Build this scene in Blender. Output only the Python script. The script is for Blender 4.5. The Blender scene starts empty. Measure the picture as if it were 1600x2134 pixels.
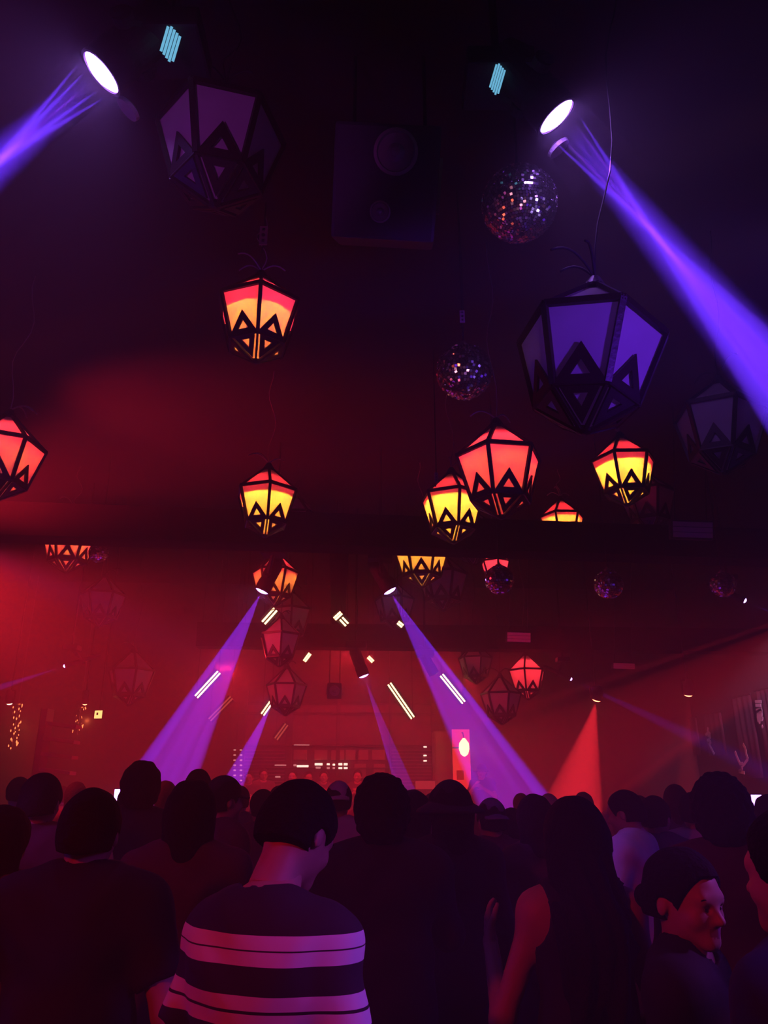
import bpy, bmesh, math, random
import numpy as np
from mathutils import Vector, Matrix, Euler

random.seed(7)
RNG = np.random.default_rng(7)
SC = bpy.context.scene
COL = SC.collection
PI = math.pi

# ---------------------------------------------------------------- camera
F = 1600.0
CAM = Vector((0, 0, 1.65))
PITCH = math.atan(578 / F)
YAW = math.radians(3.36)
cd = bpy.data.cameras.new('camera')
cd.sensor_fit = 'HORIZONTAL'
cd.sensor_width = 36
cd.lens = 36.0 * F / 1600
cd.clip_start = 0.05
cam = bpy.data.objects.new('camera', cd)
COL.objects.link(cam)
cam.location = CAM
cam.rotation_euler = (PI / 2 + PITCH, 0, -YAW)
SC.camera = cam
RM = cam.rotation_euler.to_matrix()
CR, CU, CF = RM @ Vector((1, 0, 0)), RM @ Vector((0, 1, 0)), RM @ Vector((0, 0, -1))


def ray(px, py):
    return CF + CR * ((px - 800) / F) - CU * ((py - 1067) / F)


def at(px, py, t=None, Y=None, X=None, Z=None):
    """the point of the room seen at a pixel: t metres deep, or on the plane Y / X / Z"""
    r = ray(px, py)
    if Y is not None:
        t = (Y - CAM.y) / r.y
    elif X is not None:
        t = (X - CAM.x) / r.x
    elif Z is not None:
        t = (Z - CAM.z) / r.z
    return CAM + r * t


# ---------------------------------------------------------------- world, exposure, sampling
world = bpy.data.worlds.new('world')
SC.world = world
world.use_nodes = True
world.node_tree.nodes['Background'].inputs[0].default_value = (0, 0, 0, 1)
world.node_tree.nodes['Background'].inputs[1].default_value = 0
HAZE = 0.050           # scattering per metre of the stage haze that fills the room
_vs = world.node_tree.nodes.new('ShaderNodeVolumeScatter')
_vs.inputs['Color'].default_value = (1, 1, 1, 1)
_vs.inputs['Density'].default_value = HAZE
_vs.inputs['Anisotropy'].default_value = 0.15
world.node_tree.links.new(_vs.outputs[0], world.node_tree.nodes['World Output'].inputs['Volume'])
SC.view_settings.view_transform = 'Standard'
SC.view_settings.look = 'None'
SC.view_settings.gamma = 1
SC.view_settings.use_curve_mapping = False
SC.view_settings.exposure = 0.0
try:
    cy = SC.cycles
    cy.max_bounces = 4
    cy.diffuse_bounces = 1
    cy.glossy_bounces = 2
    cy.transmission_bounces = 2
    cy.transparent_max_bounces = 6
    cy.volume_bounces = 0
    cy.adaptive_threshold = 0.02
    cy.sample_clamp_indirect = 2.0
    cy.sample_clamp_direct = 0
    cy.caustics_reflective = False
    cy.caustics_refractive = False
    cy.use_denoising = True
except Exception:
    pass

RED = (1.0, 0.014, 0.034)
VIO = (0.13, 0.028, 1.0)
PUR = (0.30, 0.03, 1.0)


def look_rot(d):
    return Vector(d).to_track_quat('-Z', 'Y').to_euler()


def spot(name, loc, target, power, color, deg, blend=0.2, radius=0.03, parent=None, falloff=None):
    l = bpy.data.lights.new(name, 'SPOT')
    l.energy = power
    l.color = color
    l.spot_size = math.radians(deg)
    l.spot_blend = blend
    l.shadow_soft_size = radius
    if falloff:                              # a moving head throws an almost parallel beam
        l.use_nodes = True
        nt = l.node_tree
        em = nt.nodes['Emission']
        fo = nt.nodes.new('ShaderNodeLightFalloff')
        fo.inputs['Strength'].default_value = 20.0
        l.energy = power / 20.0
        nt.links.new(fo.outputs[falloff], em.inputs['Strength'])
    o = bpy.data.objects.new(name, l)
    COL.objects.link(o)
    if parent:
        o.parent = parent
    o.location = loc
    o.rotation_euler = look_rot(Vector(target) - Vector(loc))
    return o


def point(name, loc, power, color, radius=0.04, parent=None):
    l = bpy.data.lights.new(name, 'POINT')
    l.energy = power
    l.color = color
    l.shadow_soft_size = radius
    o = bpy.data.objects.new(name, l)
    COL.objects.link(o)
    if parent:
        o.parent = parent
    o.location = loc
    return o


# ---------------------------------------------------------------- wash lights of the room, then unseen spots added for single subjects
# two red washes on the left wall, the room's red haze comes from them
WL = at(-215, 1085, t=7.6)
spot('red_wash', WL, WL + Vector((3.0, 1.1, 1.6)), 1250, RED, 62, 1.0, 0.1)
spot('red_wash', WL - Vector((0, 0, .3)), WL + Vector((3.0, 1.6, -2.0)), 2200, RED, 80, 0.8, 0.1)
# red wash from above the stage and above the rear of the dance floor
spot('red_wash', (-2.2, 15.2, 3.9), (-1.0, 12.0, 0.8), 380, RED, 120, 0.4, 0.1)
spot('red_wash', (2.6, 15.2, 3.9), (1.4, 12.0, 0.8), 460, RED, 120, 0.4, 0.1)
spot('red_wash', (0.2, 12.9, 3.9), (0.2, 16.2, 2.2), 430, RED, 120, 0.4, 0.1)
spot('red_wash', (-2.9, -1.2, 3.6), (-0.4, 2.6, 1.2), 260, RED, 50, 0.6, 0.15)
spot('unseen_violet_spot', (1.7, 0.55, 2.5), (-0.15, 1.95, 1.15), 72, (.42, .05, 1), 27, 0.6, 0.15)
spot('unseen_violet_spot', (2.1, 0.9, 2.7), at(1235, 700, t=3.4), 230, (.16, .02, 1), 28, 0.6, 0.1)  # added unseen lamp that turns the largest lantern's panes violet
spot('unseen_violet_spot', (-1.5, 1.0, 3.2), at(462, 260, t=3.8), 60, (.55, .05, .8), 24, 0.6, 0.1)  # extra unseen lamp tinting the panes of the upper left lantern
spot('unseen_mauve_spot', (6.75, 10.4, 4.2), (7.5, 14.3, 2.35), 640, (1, .35, .75), 34, 0.6, 0.1)  # lamp added out of view to brighten the prints on the right wall
spot('unseen_violet_spot', (2.9, 1.9, 2.5), (0.80, 1.70, 1.47), 110, (.5, .08, 1), 22, 0.6, 0.06)  # unseen lamp put in for the face of the lower right woman
spot('unseen_blue_spot', (-2.5, 4.1, 3.1), (1.30, 4.2, 1.42), 230, (.16, .05, 1), 9, 0.6, 0.06)  # unseen lamp, placed past the left side to light the pale tee
spot('unseen_violet_spot', (-2.6, 2.6, 2.5), at(140, 1740, t=3.4), 60, (.45, .07, 1), 13, 0.6, 0.06)  # small unseen lamp added for the raised forearm
# unseen spots added on the two nearer mirror balls to make them sparkle
for px_, t_ in (((1082, 425), 4.3), ((967, 775), 5.4)):
    b_ = at(*px_, t=t_)
    spot('added_sparkle_spot', (-2.8, 2.4, 2.4), b_, 190, (1, .12, .06), 5, 0.5, 0.03)
    spot('added_sparkle_spot', (2.6, 1.4, 2.6), b_, 110, (.5, .3, 1), 6, 0.5, 0.03)
    spot('added_sparkle_spot', (.6, .1, 2.0), b_, 60, (1, .35, .5), 5, 0.5, 0.03)

# ---------------------------------------------------------------- materials
MATS = {}


def mat(name, color, rough=0.6, metal=0.0, emit=None, strength=0, noise=0.0, scale=20.0, bump=0.0, spec=0.5):
    if name in MATS:
        return MATS[name]
    m = bpy.data.materials.new(name)
    m.use_nodes = True
    nt = m.node_tree
    b = nt.nodes['Principled BSDF']
    b.inputs['Base Color'].default_value = (*color, 1)
    b.inputs['Roughness'].default_value = rough
    b.inputs['Metallic'].default_value = metal
    b.inputs['Specular IOR Level'].default_value = spec
    if emit:
        b.inputs['Emission Color'].default_value = (*emit, 1)
        b.inputs['Emission Strength'].default_value = strength
    if noise or bump:
        tc = nt.nodes.new('ShaderNodeTexCoord')
        n = nt.nodes.new('ShaderNodeTexNoise')
        n.inputs['Scale'].default_value = scale
        n.inputs['Detail'].default_value = 4
        nt.links.new(tc.outputs['Object'], n.inputs['Vector'])
        if noise:
            mx = nt.nodes.new('ShaderNodeMixRGB')
            mx.blend_type = 'MULTIPLY'
            mx.inputs[0].default_value = noise
            mx.inputs[1].default_value = (*color, 1)
            nt.links.new(n.outputs['Fac'], mx.inputs[2])
            nt.links.new(mx.outputs[0], b.inputs['Base Color'])
        if bump:
            bp = nt.nodes.new('ShaderNodeBump')
            bp.inputs['Strength'].default_value = bump
            bp.inputs['Distance'].default_value = 0.02
            nt.links.new(n.outputs['Fac'], bp.inputs['Height'])
            nt.links.new(bp.outputs[0], b.inputs['Normal'])
    MATS[name] = m
    return m


def emis(name, color, strength):
    if name in MATS:
        return MATS[name]
    m = bpy.data.materials.new(name)
    m.use_nodes = True
    nt = m.node_tree
    nt.nodes.clear()
    e = nt.nodes.new('ShaderNodeEmission')
    e.inputs[0].default_value = (*color, 1)
    e.inputs[1].default_value = strength
    o = nt.nodes.new('ShaderNodeOutputMaterial')
    nt.links.new(e.outputs[0], o.inputs['Surface'])
    MATS[name] = m
    return m


M_BLACK = mat('matt_black_paint', (.012, .010, .011), .7, noise=.4, scale=30, bump=.15)
M_BEAM = mat('matt_black_beam', (.010, .008, .009), .95, noise=.4, scale=5, bump=.1, spec=.05)
M_FRAME = mat('dark_brown_lantern_frame', (.03, .016, .013), .45, noise=.5, scale=18, bump=.1)
M_WALL = mat('dark_wall_plaster', (.06, .045, .05), .85, noise=.5, scale=3, bump=.2)
M_CEIL = mat('black_ceiling', (.018, .014, .016), .9, noise=.6, scale=2, bump=.3)
M_FLOOR = mat('dark_dance_floor', (.04, .03, .035), .35, noise=.5, scale=6, bump=.05)
M_STEEL = mat('brushed_steel', (.35, .33, .33), .35, 1.0, noise=.3, scale=40)
M_CABLE = mat('pale_cable', (.55, .45, .40), .6)
M_LENS = emis('lit_lens', (.40, .15, 1.0), 85)
M_LENSF = emis('lit_lens_far', (.45, .2, 1.0), 26)


def pane_mat():
    m = bpy.data.materials.new('frosted_pane')
    m.use_nodes = True
    nt = m.node_tree
    nt.nodes.clear()
    n = nt.nodes.new('ShaderNodeTexNoise')
    tc = nt.nodes.new('ShaderNodeTexCoord')
    n.inputs['Scale'].default_value = 2.5
    nt.links.new(tc.outputs['Object'], n.inputs['Vector'])
    cr = nt.nodes.new('ShaderNodeValToRGB')
    cr.color_ramp.elements[0].color = (.72, .68, .66, 1)
    cr.color_ramp.elements[1].color = (.88, .86, .84, 1)
    nt.links.new(n.outputs['Fac'], cr.inputs[0])
    t = nt.nodes.new('ShaderNodeBsdfTranslucent')
    d = nt.nodes.new('ShaderNodeBsdfDiffuse')
    nt.links.new(cr.outputs[0], t.inputs[0])
    nt.links.new(cr.outputs[0], d.inputs[0])
    mx = nt.nodes.new('ShaderNodeMixShader')
    mx.inputs[0].default_value = .5
    nt.links.new(t.outputs[0], mx.inputs[1])
    nt.links.new(d.outputs[0], mx.inputs[2])
    o = nt.nodes.new('ShaderNodeOutputMaterial')
    nt.links.new(mx.outputs[0], o.inputs['Surface'])
    return m


M_PANE = pane_mat()


# ---------------------------------------------------------------- mesh helpers
def mesh_of(bm, name, material, smooth=False):
    bmesh.ops.recalc_face_normals(bm, faces=bm.faces)
    me = bpy.data.meshes.new(name)
    bm.to_mesh(me)
    bm.free()
    if material:
        me.materials.append(material)
    if smooth:
        for p in me.polygons:
            p.use_smooth = True
    return me


def put(name, me, parent=None, loc=(0, 0, 0), rot=(0, 0, 0), **props):
    o = bpy.data.objects.new(name, me)
    COL.objects.link(o)
    if parent:
        o.parent = parent
    o.location = loc
    o.rotation_euler = rot
    for k, v in props.items():
        o[k] = v
    return o


def thing(name, label, cat, loc=(0, 0, 0), rot=(0, 0, 0), group=None, scale=1.0):
    o = put(name, None, None, loc, rot, label=label, category=cat)
    o.scale = (scale,) * 3
    if group:
        o['group'] = group
    return o


def tag(o, label, cat, group=None, kind=None):
    o['label'] = label
    o['category'] = cat
    if group:
        o['group'] = group
    if kind:
        o['kind'] = kind
    return o


def box(bm, c, s, M=None, bev=0.0):
    r = bmesh.ops.create_cube(bm, size=1.0)
    vs = r['verts']
    bmesh.ops.scale(bm, vec=s, verts=vs)
    if bev:
        es = list({e for v in vs for e in v.link_edges})
        rr = bmesh.ops.bevel(bm, geom=es, offset=bev, segments=2, affect='EDGES', profile=.6)
        vs = list({v for f in rr['faces'] for v in f.verts} | {v for v in vs if v.is_valid})
    if M is not None:
        bmesh.ops.transform(bm, matrix=M, verts=vs)
    bmesh.ops.translate(bm, vec=c, verts=vs)
    return vs


def rings(bm, prof, seg=24, M=None, cap=True):
    """lathe of (r, z) pairs about z"""
    rows = []
    for r, z in prof:
        row = []
        for i in range(seg):
            a = 2 * PI * i / seg
            p = Vector((r * math.cos(a), r * math.sin(a), z))
            row.append(bm.verts.new(M @ p if M is not None else p))
        rows.append(row)
    for a, b in zip(rows, rows[1:]):
        for i in range(seg):
            bm.faces.new((a[i], a[(i + 1) % seg], b[(i + 1) % seg], b[i]))
    if cap:
        bm.faces.new(rows[0][::-1])
        bm.faces.new(rows[-1])


def tube(bm, pts, r, seg=6, caps=True):
    pts = [Vector(p) for p in pts]
    rows = []
    up = Vector((.13, .21, .97)).normalized()
    for i, p in enumerate(pts):
        d = (pts[min(i + 1, len(pts) - 1)] - pts[max(i - 1, 0)]).normalized()
        x = d.cross(up)
        if x.length < 1e-3:
            x = d.cross(Vector((1, 0, 0)))
        x.normalize()
        y = d.cross(x)
        rr = r[i] if isinstance(r, (list, tuple)) else r
        rows.append([bm.verts.new(p + (x * math.cos(2 * PI * k / seg) + y * math.sin(2 * PI * k / seg)) * rr) for k in range(seg)])
    for a, b in zip(rows, rows[1:]):
        for k in range(seg):
            bm.faces.new((a[k], a[(k + 1) % seg], b[(k + 1) % seg], b[k]))
    if caps:
        bm.faces.new(rows[0][::-1])
        bm.faces.new(rows[-1])


def bar(bm, p, q, w, d, nrm):
    """square bar from p to q: w wide, d deep along nrm"""
    p, q, n = Vector(p), Vector(q), Vector(nrm)
    t = (q - p).normalized()
    n = (n - t * n.dot(t)).normalized()
    s = t.cross(n)
    vs = []
    for e in (p, q):
        for a, b in ((-1, -1), (1, -1), (1, 1), (-1, 1)):
            vs.append(bm.verts.new(e + s * (a * w / 2) + n * (b * d / 2)))
    for f in ((0, 1, 2, 3), (7, 6, 5, 4), (0, 4, 5, 1), (1, 5, 6, 2), (2, 6, 7, 3), (3, 7, 4, 0)):
        bm.faces.new([vs[i] for i in f])


def new():
    return bmesh.new()


def one_box(name, m, c, s, parent=None, bev=0.0, rot=None, **props):
    bm = new()
    box(bm, (0, 0, 0), s, None, bev)
    return put(name, mesh_of(bm, name, m), parent, c, rot or (0, 0, 0), **props)


# ---------------------------------------------------------------- room shell
X0, X1, Y0, Y1, ZC = -7.4, 7.6, -3.0, 16.6, 5.9


def struct(name, m, lo, hi):
    lo, hi = Vector(lo), Vector(hi)
    return one_box(name, m, (lo + hi) / 2, hi - lo, kind='structure')


struct('floor', M_FLOOR, (X0 - .2, Y0 - .2, -.2), (X1 + .2, Y1 + .2, 0))
struct('ceiling', M_CEIL, (X0 - .2, Y0 - .2, ZC), (X1 + .2, Y1 + .2, ZC + .2))
struct('wall_left', M_WALL, (X0 - .2, Y0, 0), (X0, Y1, ZC))
struct('wall_right', M_WALL, (X1, Y0, 0), (X1 + .2, Y1, ZC))
struct('wall_back', M_WALL, (X0 - .2, Y0 - .2, 0), (X1 + .2, Y0, ZC))
struct('wall_front', M_WALL, (X0 - .2, Y1, 0), (X1 + .2, Y1 + .2, ZC))

# boxed transverse beams and the ridge beam
YB = 8.5
zb0, zb1 = at(800, 1143, Y=YB).z, at(1150, 1084, Y=YB).z
PL, PR = at(148, 1118, Z=zb0), at(1200, 1152, Z=zb0)
dr_ = (PR - PL) / (PR.x - PL.x)
bm = new()
bar(bm, PL + dr_ * (X0 - PL.x) + Vector((0, .17, (zb1 - zb0) / 2)), PL + dr_ * (X1 - PL.x) + Vector((0, .17, (zb1 - zb0) / 2)), .34, zb1 - zb0, (0, 0, 1))
put('beam', mesh_of(bm, 'beam', M_BEAM), kind='structure')
YS = 12.5
zs0, zs1 = at(800, 1350, Y=YS).z, at(800, 1301, Y=YS).z
struct('beam.001', M_BEAM, (-2.3, YS, zs0), (X1, YS + .3, zs1))
zr = zs1 + .02
struct('beam.002', M_BEAM, (-.13, YB + .34, zr), (.09, YS + .3, zr + .26))

# ---------------------------------------------------------------- lanterns
HV = [Vector((math.cos(math.radians(60 * k)), math.sin(math.radians(60 * k)), 0)) for k in range(6)]
RT, ZT = .16, .80          # hub ring
RS, ZS = 1.0, 0.0          # shoulder ring
RL, ZL = .68, -1.07        # lower ring
RB, ZB = .07, -1.45        # bottom tip


def ringv(r, z, k):
    return HV[k % 6] * r + Vector((0, 0, z))


def facet_pts(r1, z1, r2, z2, inset=0.0, k=0):
    a, b = ringv(r1, z1, k), ringv(r1, z1, k + 1)
    c, d = ringv(r2, z2, k + 1), ringv(r2, z2, k)
    n = (b - a).cross(d - a).normalized()
    mid = (a + b + c + d) / 4
    if n.dot(mid - Vector((0, 0, (z1 + z2) / 2))) < 0:
        n = -n
    return [p - n * inset for p in (a, b, c, d)], n


def sheet(name, quad, m):
    bm = new()
    bm.faces.new([bm.verts.new(p) for p in quad])
    return mesh_of(bm, name, m)


qc, _ = facet_pts(RS, ZS, RT, ZT, .03)
qm, _ = facet_pts(RS, ZS, RL, ZL, .03)
ql, _ = facet_pts(RL, ZL, RB, ZB, .03)
ME_CAP = sheet('cap_pane', qc, M_PANE)
ME_MAIN = sheet('main_pane', qm, M_PANE)
ME_LOW = sheet('lower_pane', ql, M_PANE)


def plate_with_hole(bm, tri, n, hole, th, lift):
    c = sum(tri, Vector()) / 3
    inner = [c + (p - c) * hole for p in tri]
    fr, bk = [], []
    for L, off in ((fr, lift + th / 2), (bk, lift - th / 2)):
        for p in list(tri) + inner:
            L.append(bm.verts.new(p + n * off))
    for i in range(3):
        j = (i + 1) % 3
        bm.faces.new((fr[i], fr[j], fr[3 + j], fr[3 + i]))
        bm.faces.new((bk[j], bk[i], bk[3 + i], bk[3 + j]))
        bm.faces.new((fr[i], bk[i], bk[j], fr[j]))
        bm.faces.new((fr[3 + j], bk[3 + j], bk[3 + i], fr[3 + i]))


def fang_mesh():
    bm = new()
    q, n = facet_pts(RS, ZS, RL, ZL)
    a, b, c, d = q
    base_m, top_m = (c + d) / 2, (a + b) / 2
    apex = base_m.lerp(top_m, .50)
    plate_with_hole(bm, [d, c, apex], n, .38, .035, .015)
    return mesh_of(bm, 'fang_plate', M_FRAME)


def tooth_mesh():
    bm = new()
    q, n = facet_pts(RL, ZL, RB, ZB)
    a, b, c, d = q
    tip = (c + d) / 2
    top = (a + b) / 2
    t3 = top.lerp(tip, .86)
    a2, b2 = a.lerp(b, .10), a.lerp(b, .90)
    plate_with_hole(bm, [a2, b2, t3], n, .36, .035, .015)
    return mesh_of(bm, 'tooth_plate', M_FRAME)


def frame_mesh():
    bm = new()
    w = .085
    for k in range(6):
        for (r1, z1, r2, z2, ww) in ((RS, ZS, RT, ZT, w), (RS, ZS, RL, ZL, w), (RL, ZL, RB, ZB, w * .55)):
            p, q = ringv(r1, z1, k), ringv(r2, z2, k)
            bar(bm, p, q, ww, .06, HV[k])
        for (r, z, ww) in ((RS, ZS, w * 1.1), (RT, ZT, w), (RL, ZL, w * .9)):
            nn = (HV[k] + HV[(k + 1) % 6])
            bar(bm, ringv(r, z, k), ringv(r, z, k + 1), ww, .06, nn)
    rings(bm, [(.07, ZT + .22), (.10, ZT + .18), (.19, ZT + .02), (.19, ZT - .02)], 12)
    rings(bm, [(.10, ZB + .04), (.10, ZB - .02), (.03, ZB - .05)], 8)
    return mesh_of(bm, 'frame', M_FRAME)


ME_FANG, ME_TOOTH, ME_FRAME = fang_mesh(), tooth_mesh(), frame_mesh()


def bulb_mesh():
    bm = new()
    rings(bm, [(.05, .30), (.10, .28), (.10, .16), (.045, .12)], 12)
    return mesh_of(bm, 'socket', M_BLACK, True)


ME_SOCKET = bulb_mesh()
LAMP_D = 0.64


def lantern(px, py, w, rot, label, red=0.0, yel=0.0, cone=118, roll=0, pitch=0, cable='straight', knot=True, t=None, dz=.36):
    t = t or F * LAMP_D / w
    p = at(px, py, t=t)
    R = LAMP_D / 2 * (w / (F * LAMP_D / t))
    root = thing('faceted_lantern', label, 'lantern', p, (math.radians(pitch), math.radians(roll), 0), 'faceted lanterns hanging over the dance floor')
    az = math.atan2(p.y - CAM.y, p.x - CAM.x) + PI           # towards the camera
    rz = az + math.radians(rot)

    def add(name, me, k=0):
        o = put(name, me, root, (0, 0, 0), (0, 0, rz + math.radians(60 * k)))
        o.scale = (R,) * 3
        return o
    add('frame', ME_FRAME)
    add('socket', ME_SOCKET)
    for k in range(6):
        add('cap_pane', ME_CAP, k)
        add('main_pane', ME_MAIN, k)
        add('lower_pane', ME_LOW, k)
        add('fang_plate', ME_FANG, k)
        add('tooth_plate', ME_TOOTH, k)
    # cable up to the ceiling, with a loose knot above the hub
    bm = new()
    ztop = ZC - p.z
    rr = random.Random(int(px))
    pts = []
    for i in range(13):
        u = i / 12
        z = R * (ZT + .2) + (ztop - R * (ZT + .2)) * u
        k = math.sin(u * PI)
        pts.append((.05 * k * math.sin(u * 9 + px), .05 * k * math.cos(u * 7 + px), z))
    tube(bm, pts, .0045, 5)
    mc_ = M_CABLE if w < 200 and (red or yel) else M_BLACK
    put('cable', mesh_of(bm, 'cable', mc_, True), root)
    if knot:
        bm = new()
        for s in range(3):
            a0 = rr.uniform(0, 6.28)
            L = rr.uniform(.35, .6) * R
            z0 = R * (ZT + .22)
            pts = [(math.cos(a0) * L * u * 1.3, math.sin(a0) * L * u * 1.3, z0 + math.sin(u * 2.6) * L * .5) for u in [i / 8 for i in range(9)]]
            tube(bm, pts, .006, 5)
        put('cord_knot', mesh_of(bm, 'cord_knot', mc_, True), root)
    if red:
        point('lantern_light', (0, 0, .02 * R), 1.0 * red, (1, .030, .045), .02, root)
    if yel:
        l = spot('lantern_light', (0, 0, .12 * R), (0, 0, -1), 1.0 * yel, (1, .42, .022), cone, .10, .012, root)
        l.rotation_euler = (0, 0, 0)
    return root


L = lantern
L(462, 275, 262, 30, 'large unlit lantern high above the left, faint violet panes', dz=.5)
L(540, 641, 178, 0, 'glowing orange and yellow lantern under the small lit hanger plate', 11, 26, 128)
L(1230, 705, 300, 27, 'largest unlit lantern with violet lit panes, beside the mirror ball', roll=9)
L(1500, 865, 182, 22, 'unlit purple lantern behind the wide violet beam', roll=6)
L(8, 930, 165, 26, 'orange red lantern cut by the left edge of the photo', 13, 4.5, 150)
L(557, 1027, 131, 4, 'bright yellow lantern straight above the far moving head', 7, 56, 140)
L(942, 1038, 134, 14, 'bright yellow lantern half hidden behind the big orange red lantern', 7, 64, 150)
L(1038, 955, 180, -12, 'big orange red lantern in front of a yellow one', 13, 4, 155)
L(1297, 962, 133, -12, 'bright yellow lantern below the largest violet lantern', 7, 72, 140)
L(1170, 1078, 92, -14, 'small lantern of which only the lit cap shows over the ceiling beam', 7, 48, 150, t=10.6)
L(878, 1143, 114, 29, 'yellow lantern with its cap hidden by the ceiling beam, right of centre', 7, 50, 160, t=10.2)
L(148, 1114, 112, 26, 'orange red lantern with its cap hidden by the ceiling beam, far left', 22, 14, 160, t=10.4)
L(574, 1193, 98, 24, 'orange lantern behind the dark moving head', 7, 20, 150)
L(606, 1272, 92, 2, 'unlit violet lantern, topmost of the column below the orange lantern', t=11.6)
L(584, 1324, 88, 3, 'unlit pinkish lantern in the middle of the unlit column', t=10.6)
L(597, 1428, 84, 25, 'unlit dark lantern, lowest of the column left of the small speaker', t=11.6)
L(1097, 1398, 80, -6, 'red lit lantern hanging over the right end of the stage', 12, 0)
L(1043, 1446, 84, 24, 'unlit dark lantern just lower left of the red lit lantern')
L(990, 1372, 72, 20, 'small unlit lantern beside the right violet beam', t=13)
L(215, 1240, 92, 24, 'faint unlit lantern in the red haze above the left crowd')
L(275, 1398, 96, 10, 'faint unlit lantern low in the red haze on the left', t=12.5)
L(822, 1250, 84, 20, 'unlit violet lantern behind the right of the two matching violet beams', t=12.0)
L(1032, 1172, 62, 10, 'small half dark red lantern behind the steel mirror ball', 8, 0, t=9.6)
L(1348, 1030, 112, 24, 'reddish ghost image of the yellow lantern on the right, built as an unlit lantern', t=10.5)  # this and the next three: ghosts of lit lanterns, made as extra lanterns
L(618, 1078, 104, 24, 'reddish ghost image of the yellow lantern on the left, built as an unlit lantern', t=10.4)
L(984, 1105, 104, 24, 'reddish ghost image behind the two overlapping lit lanterns, built as an unlit lantern', t=11)
L(922, 1198, 104, 24, 'reddish ghost image of the yellow capless lantern, built as an unlit lantern', t=11.5)

# ---------------------------------------------------------------- moving heads
def lens_mesh(r, m):
    bm = new()
    rings(bm, [(r, 0), (r, -.012), (r * .7, -.03), (r * .3, -.038)], 32)
    return mesh_of(bm, 'lens', m, False)


def moving_head(label, lens_px, t, aim_px, k, base_px, base_t, beams, dia=.2, disp=None, lensm=None, disc=None, scale=1.0, ceiling=True):
    """a yoke mounted beam light: lens centre at a pixel, pointing along the image direction aim_px and k towards the camera"""
    p = at(*lens_px, t=t)
    r = ray(*lens_px).normalized()
    q = at(*aim_px, t=t)
    s = (q - p)
    s = (s - r * s.dot(r)).normalized()
    d = (s * math.sqrt(max(0, 1 - k * k)) - r * k).normalized()
    root = thing('moving_head_light', label, 'stage light', p, group='moving head beam lights')
    Q = d.to_track_quat('-Z', 'Y').to_matrix().to_4x4()
    rad = dia / 2
    bm = new()
    rings(bm, [(rad * 1.12, -.0), (rad * 1.16, .02), (rad * 1.16, .10), (rad * 1.05, .14), (rad * 1.12, .2), (rad * 1.1, .36), (rad * .8, .44), (rad * .4, .46)], 28, Q)
    rings(bm, [(rad * 1.02, .004), (rad * 1.16, -.0), (rad * 1.16, -.022), (rad * 1.02, -.022)], 28, Q, cap=False)
    put('head', mesh_of(bm, 'head', M_BLACK, False), root)
    o = put('lens', lens_mesh(rad, lensm or M_LENS), root)
    o.rotation_euler = Q.to_euler()
    # base box with its display and the yoke arms between base and head
    b = at(*base_px, t=base_t) - p
    yaw = math.atan2(b.y, b.x) if b.length > .05 else 0
    BM = Matrix.Rotation(-YAW, 4, 'Z')
    bm = new()
    box(bm, b, (.34 * scale, .3 * scale, .12 * scale), BM, .015)
    put('base', mesh_of(bm, 'base', M_BLACK), root)
    side = d.cross(Vector((0, 0, 1)))
    side = side.normalized() if side.length > .05 else Vector((1, 0, 0))
    mid = -d * .2
    bm = new()
    for sg in (-1, 1):
        a1 = mid + side * sg * rad * 1.35
        tube(bm, [a1 - (b - a1).normalized() * .06, a1, a1.lerp(b, .5) + side * sg * .04, b + side * sg * rad * .7], [.02 * scale, .035 * scale, .03 * scale, .03 * scale], 8)
        tube(bm, [a1 - side * sg * .02, a1 + side * sg * .03], .05 * scale, 14)
    put('yoke', mesh_of(bm, 'yoke', M_BLACK), root)
    if disp:
        dr = (CAM - (p + b)).normalized()
        rows = new()
        w_, h_ = disp
        up = (CU * .96 + CR * .28).normalized()
        sd = dr.cross(up).normalized()
        for i in range(5):
            c = b + dr * .17 * scale + sd * (i - 2) * w_ / 5
            bar(rows, c - up * h_ * (.5 - .06 * abs(i - 1)), c + up * h_ * (.5 - .05 * abs(i - 3)), w_ / 5 * .82, .01, dr)
        put('display', mesh_of(rows, 'display', emis('cyan_display', (.16, .5, .75), 1.1)), root, label='lit pale cyan display strips')
    if disc:
        c = at(*disc, t=t + .28) - p
        bm = new()
        rings(bm, [(rad * .62, 0), (rad * .66, .02), (rad * .3, .04)], 24, Matrix.Translation(c) @ Q)
        put('side_cover', mesh_of(bm, 'side_cover', mat('grey_plastic', (.75, .7, .8), .35)), root)
    if ceiling:
        bm = new()
        tube(bm, [b, Vector((b.x, b.y, ZC - p.z))], .022 * scale, 8)
        put('mounting_pole', mesh_of(bm, 'mounting_pole', M_BLACK), root)
    # the beam itself: narrow spots thrown through the lens
    sd = d.cross(r).normalized()
    for (off, ang, deg, power, color, blend) in beams:
        src = d * .06 + sd * off * rad
        tgt = src + (Matrix.Rotation(math.radians(ang), 3, r) @ d) * 5
        if deg >= 8 and dia > .18 and t < 5:                 # the full aperture of the lens
            src, tgt = d * .075, d * 5
            spot('beam_light', src, tgt, power, color, deg, blend, rad * .6, root, 'Linear')
        else:
            spot('beam_light', src, tgt, power, color, deg, blend, .004, root, 'Linear')
    return root
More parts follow.
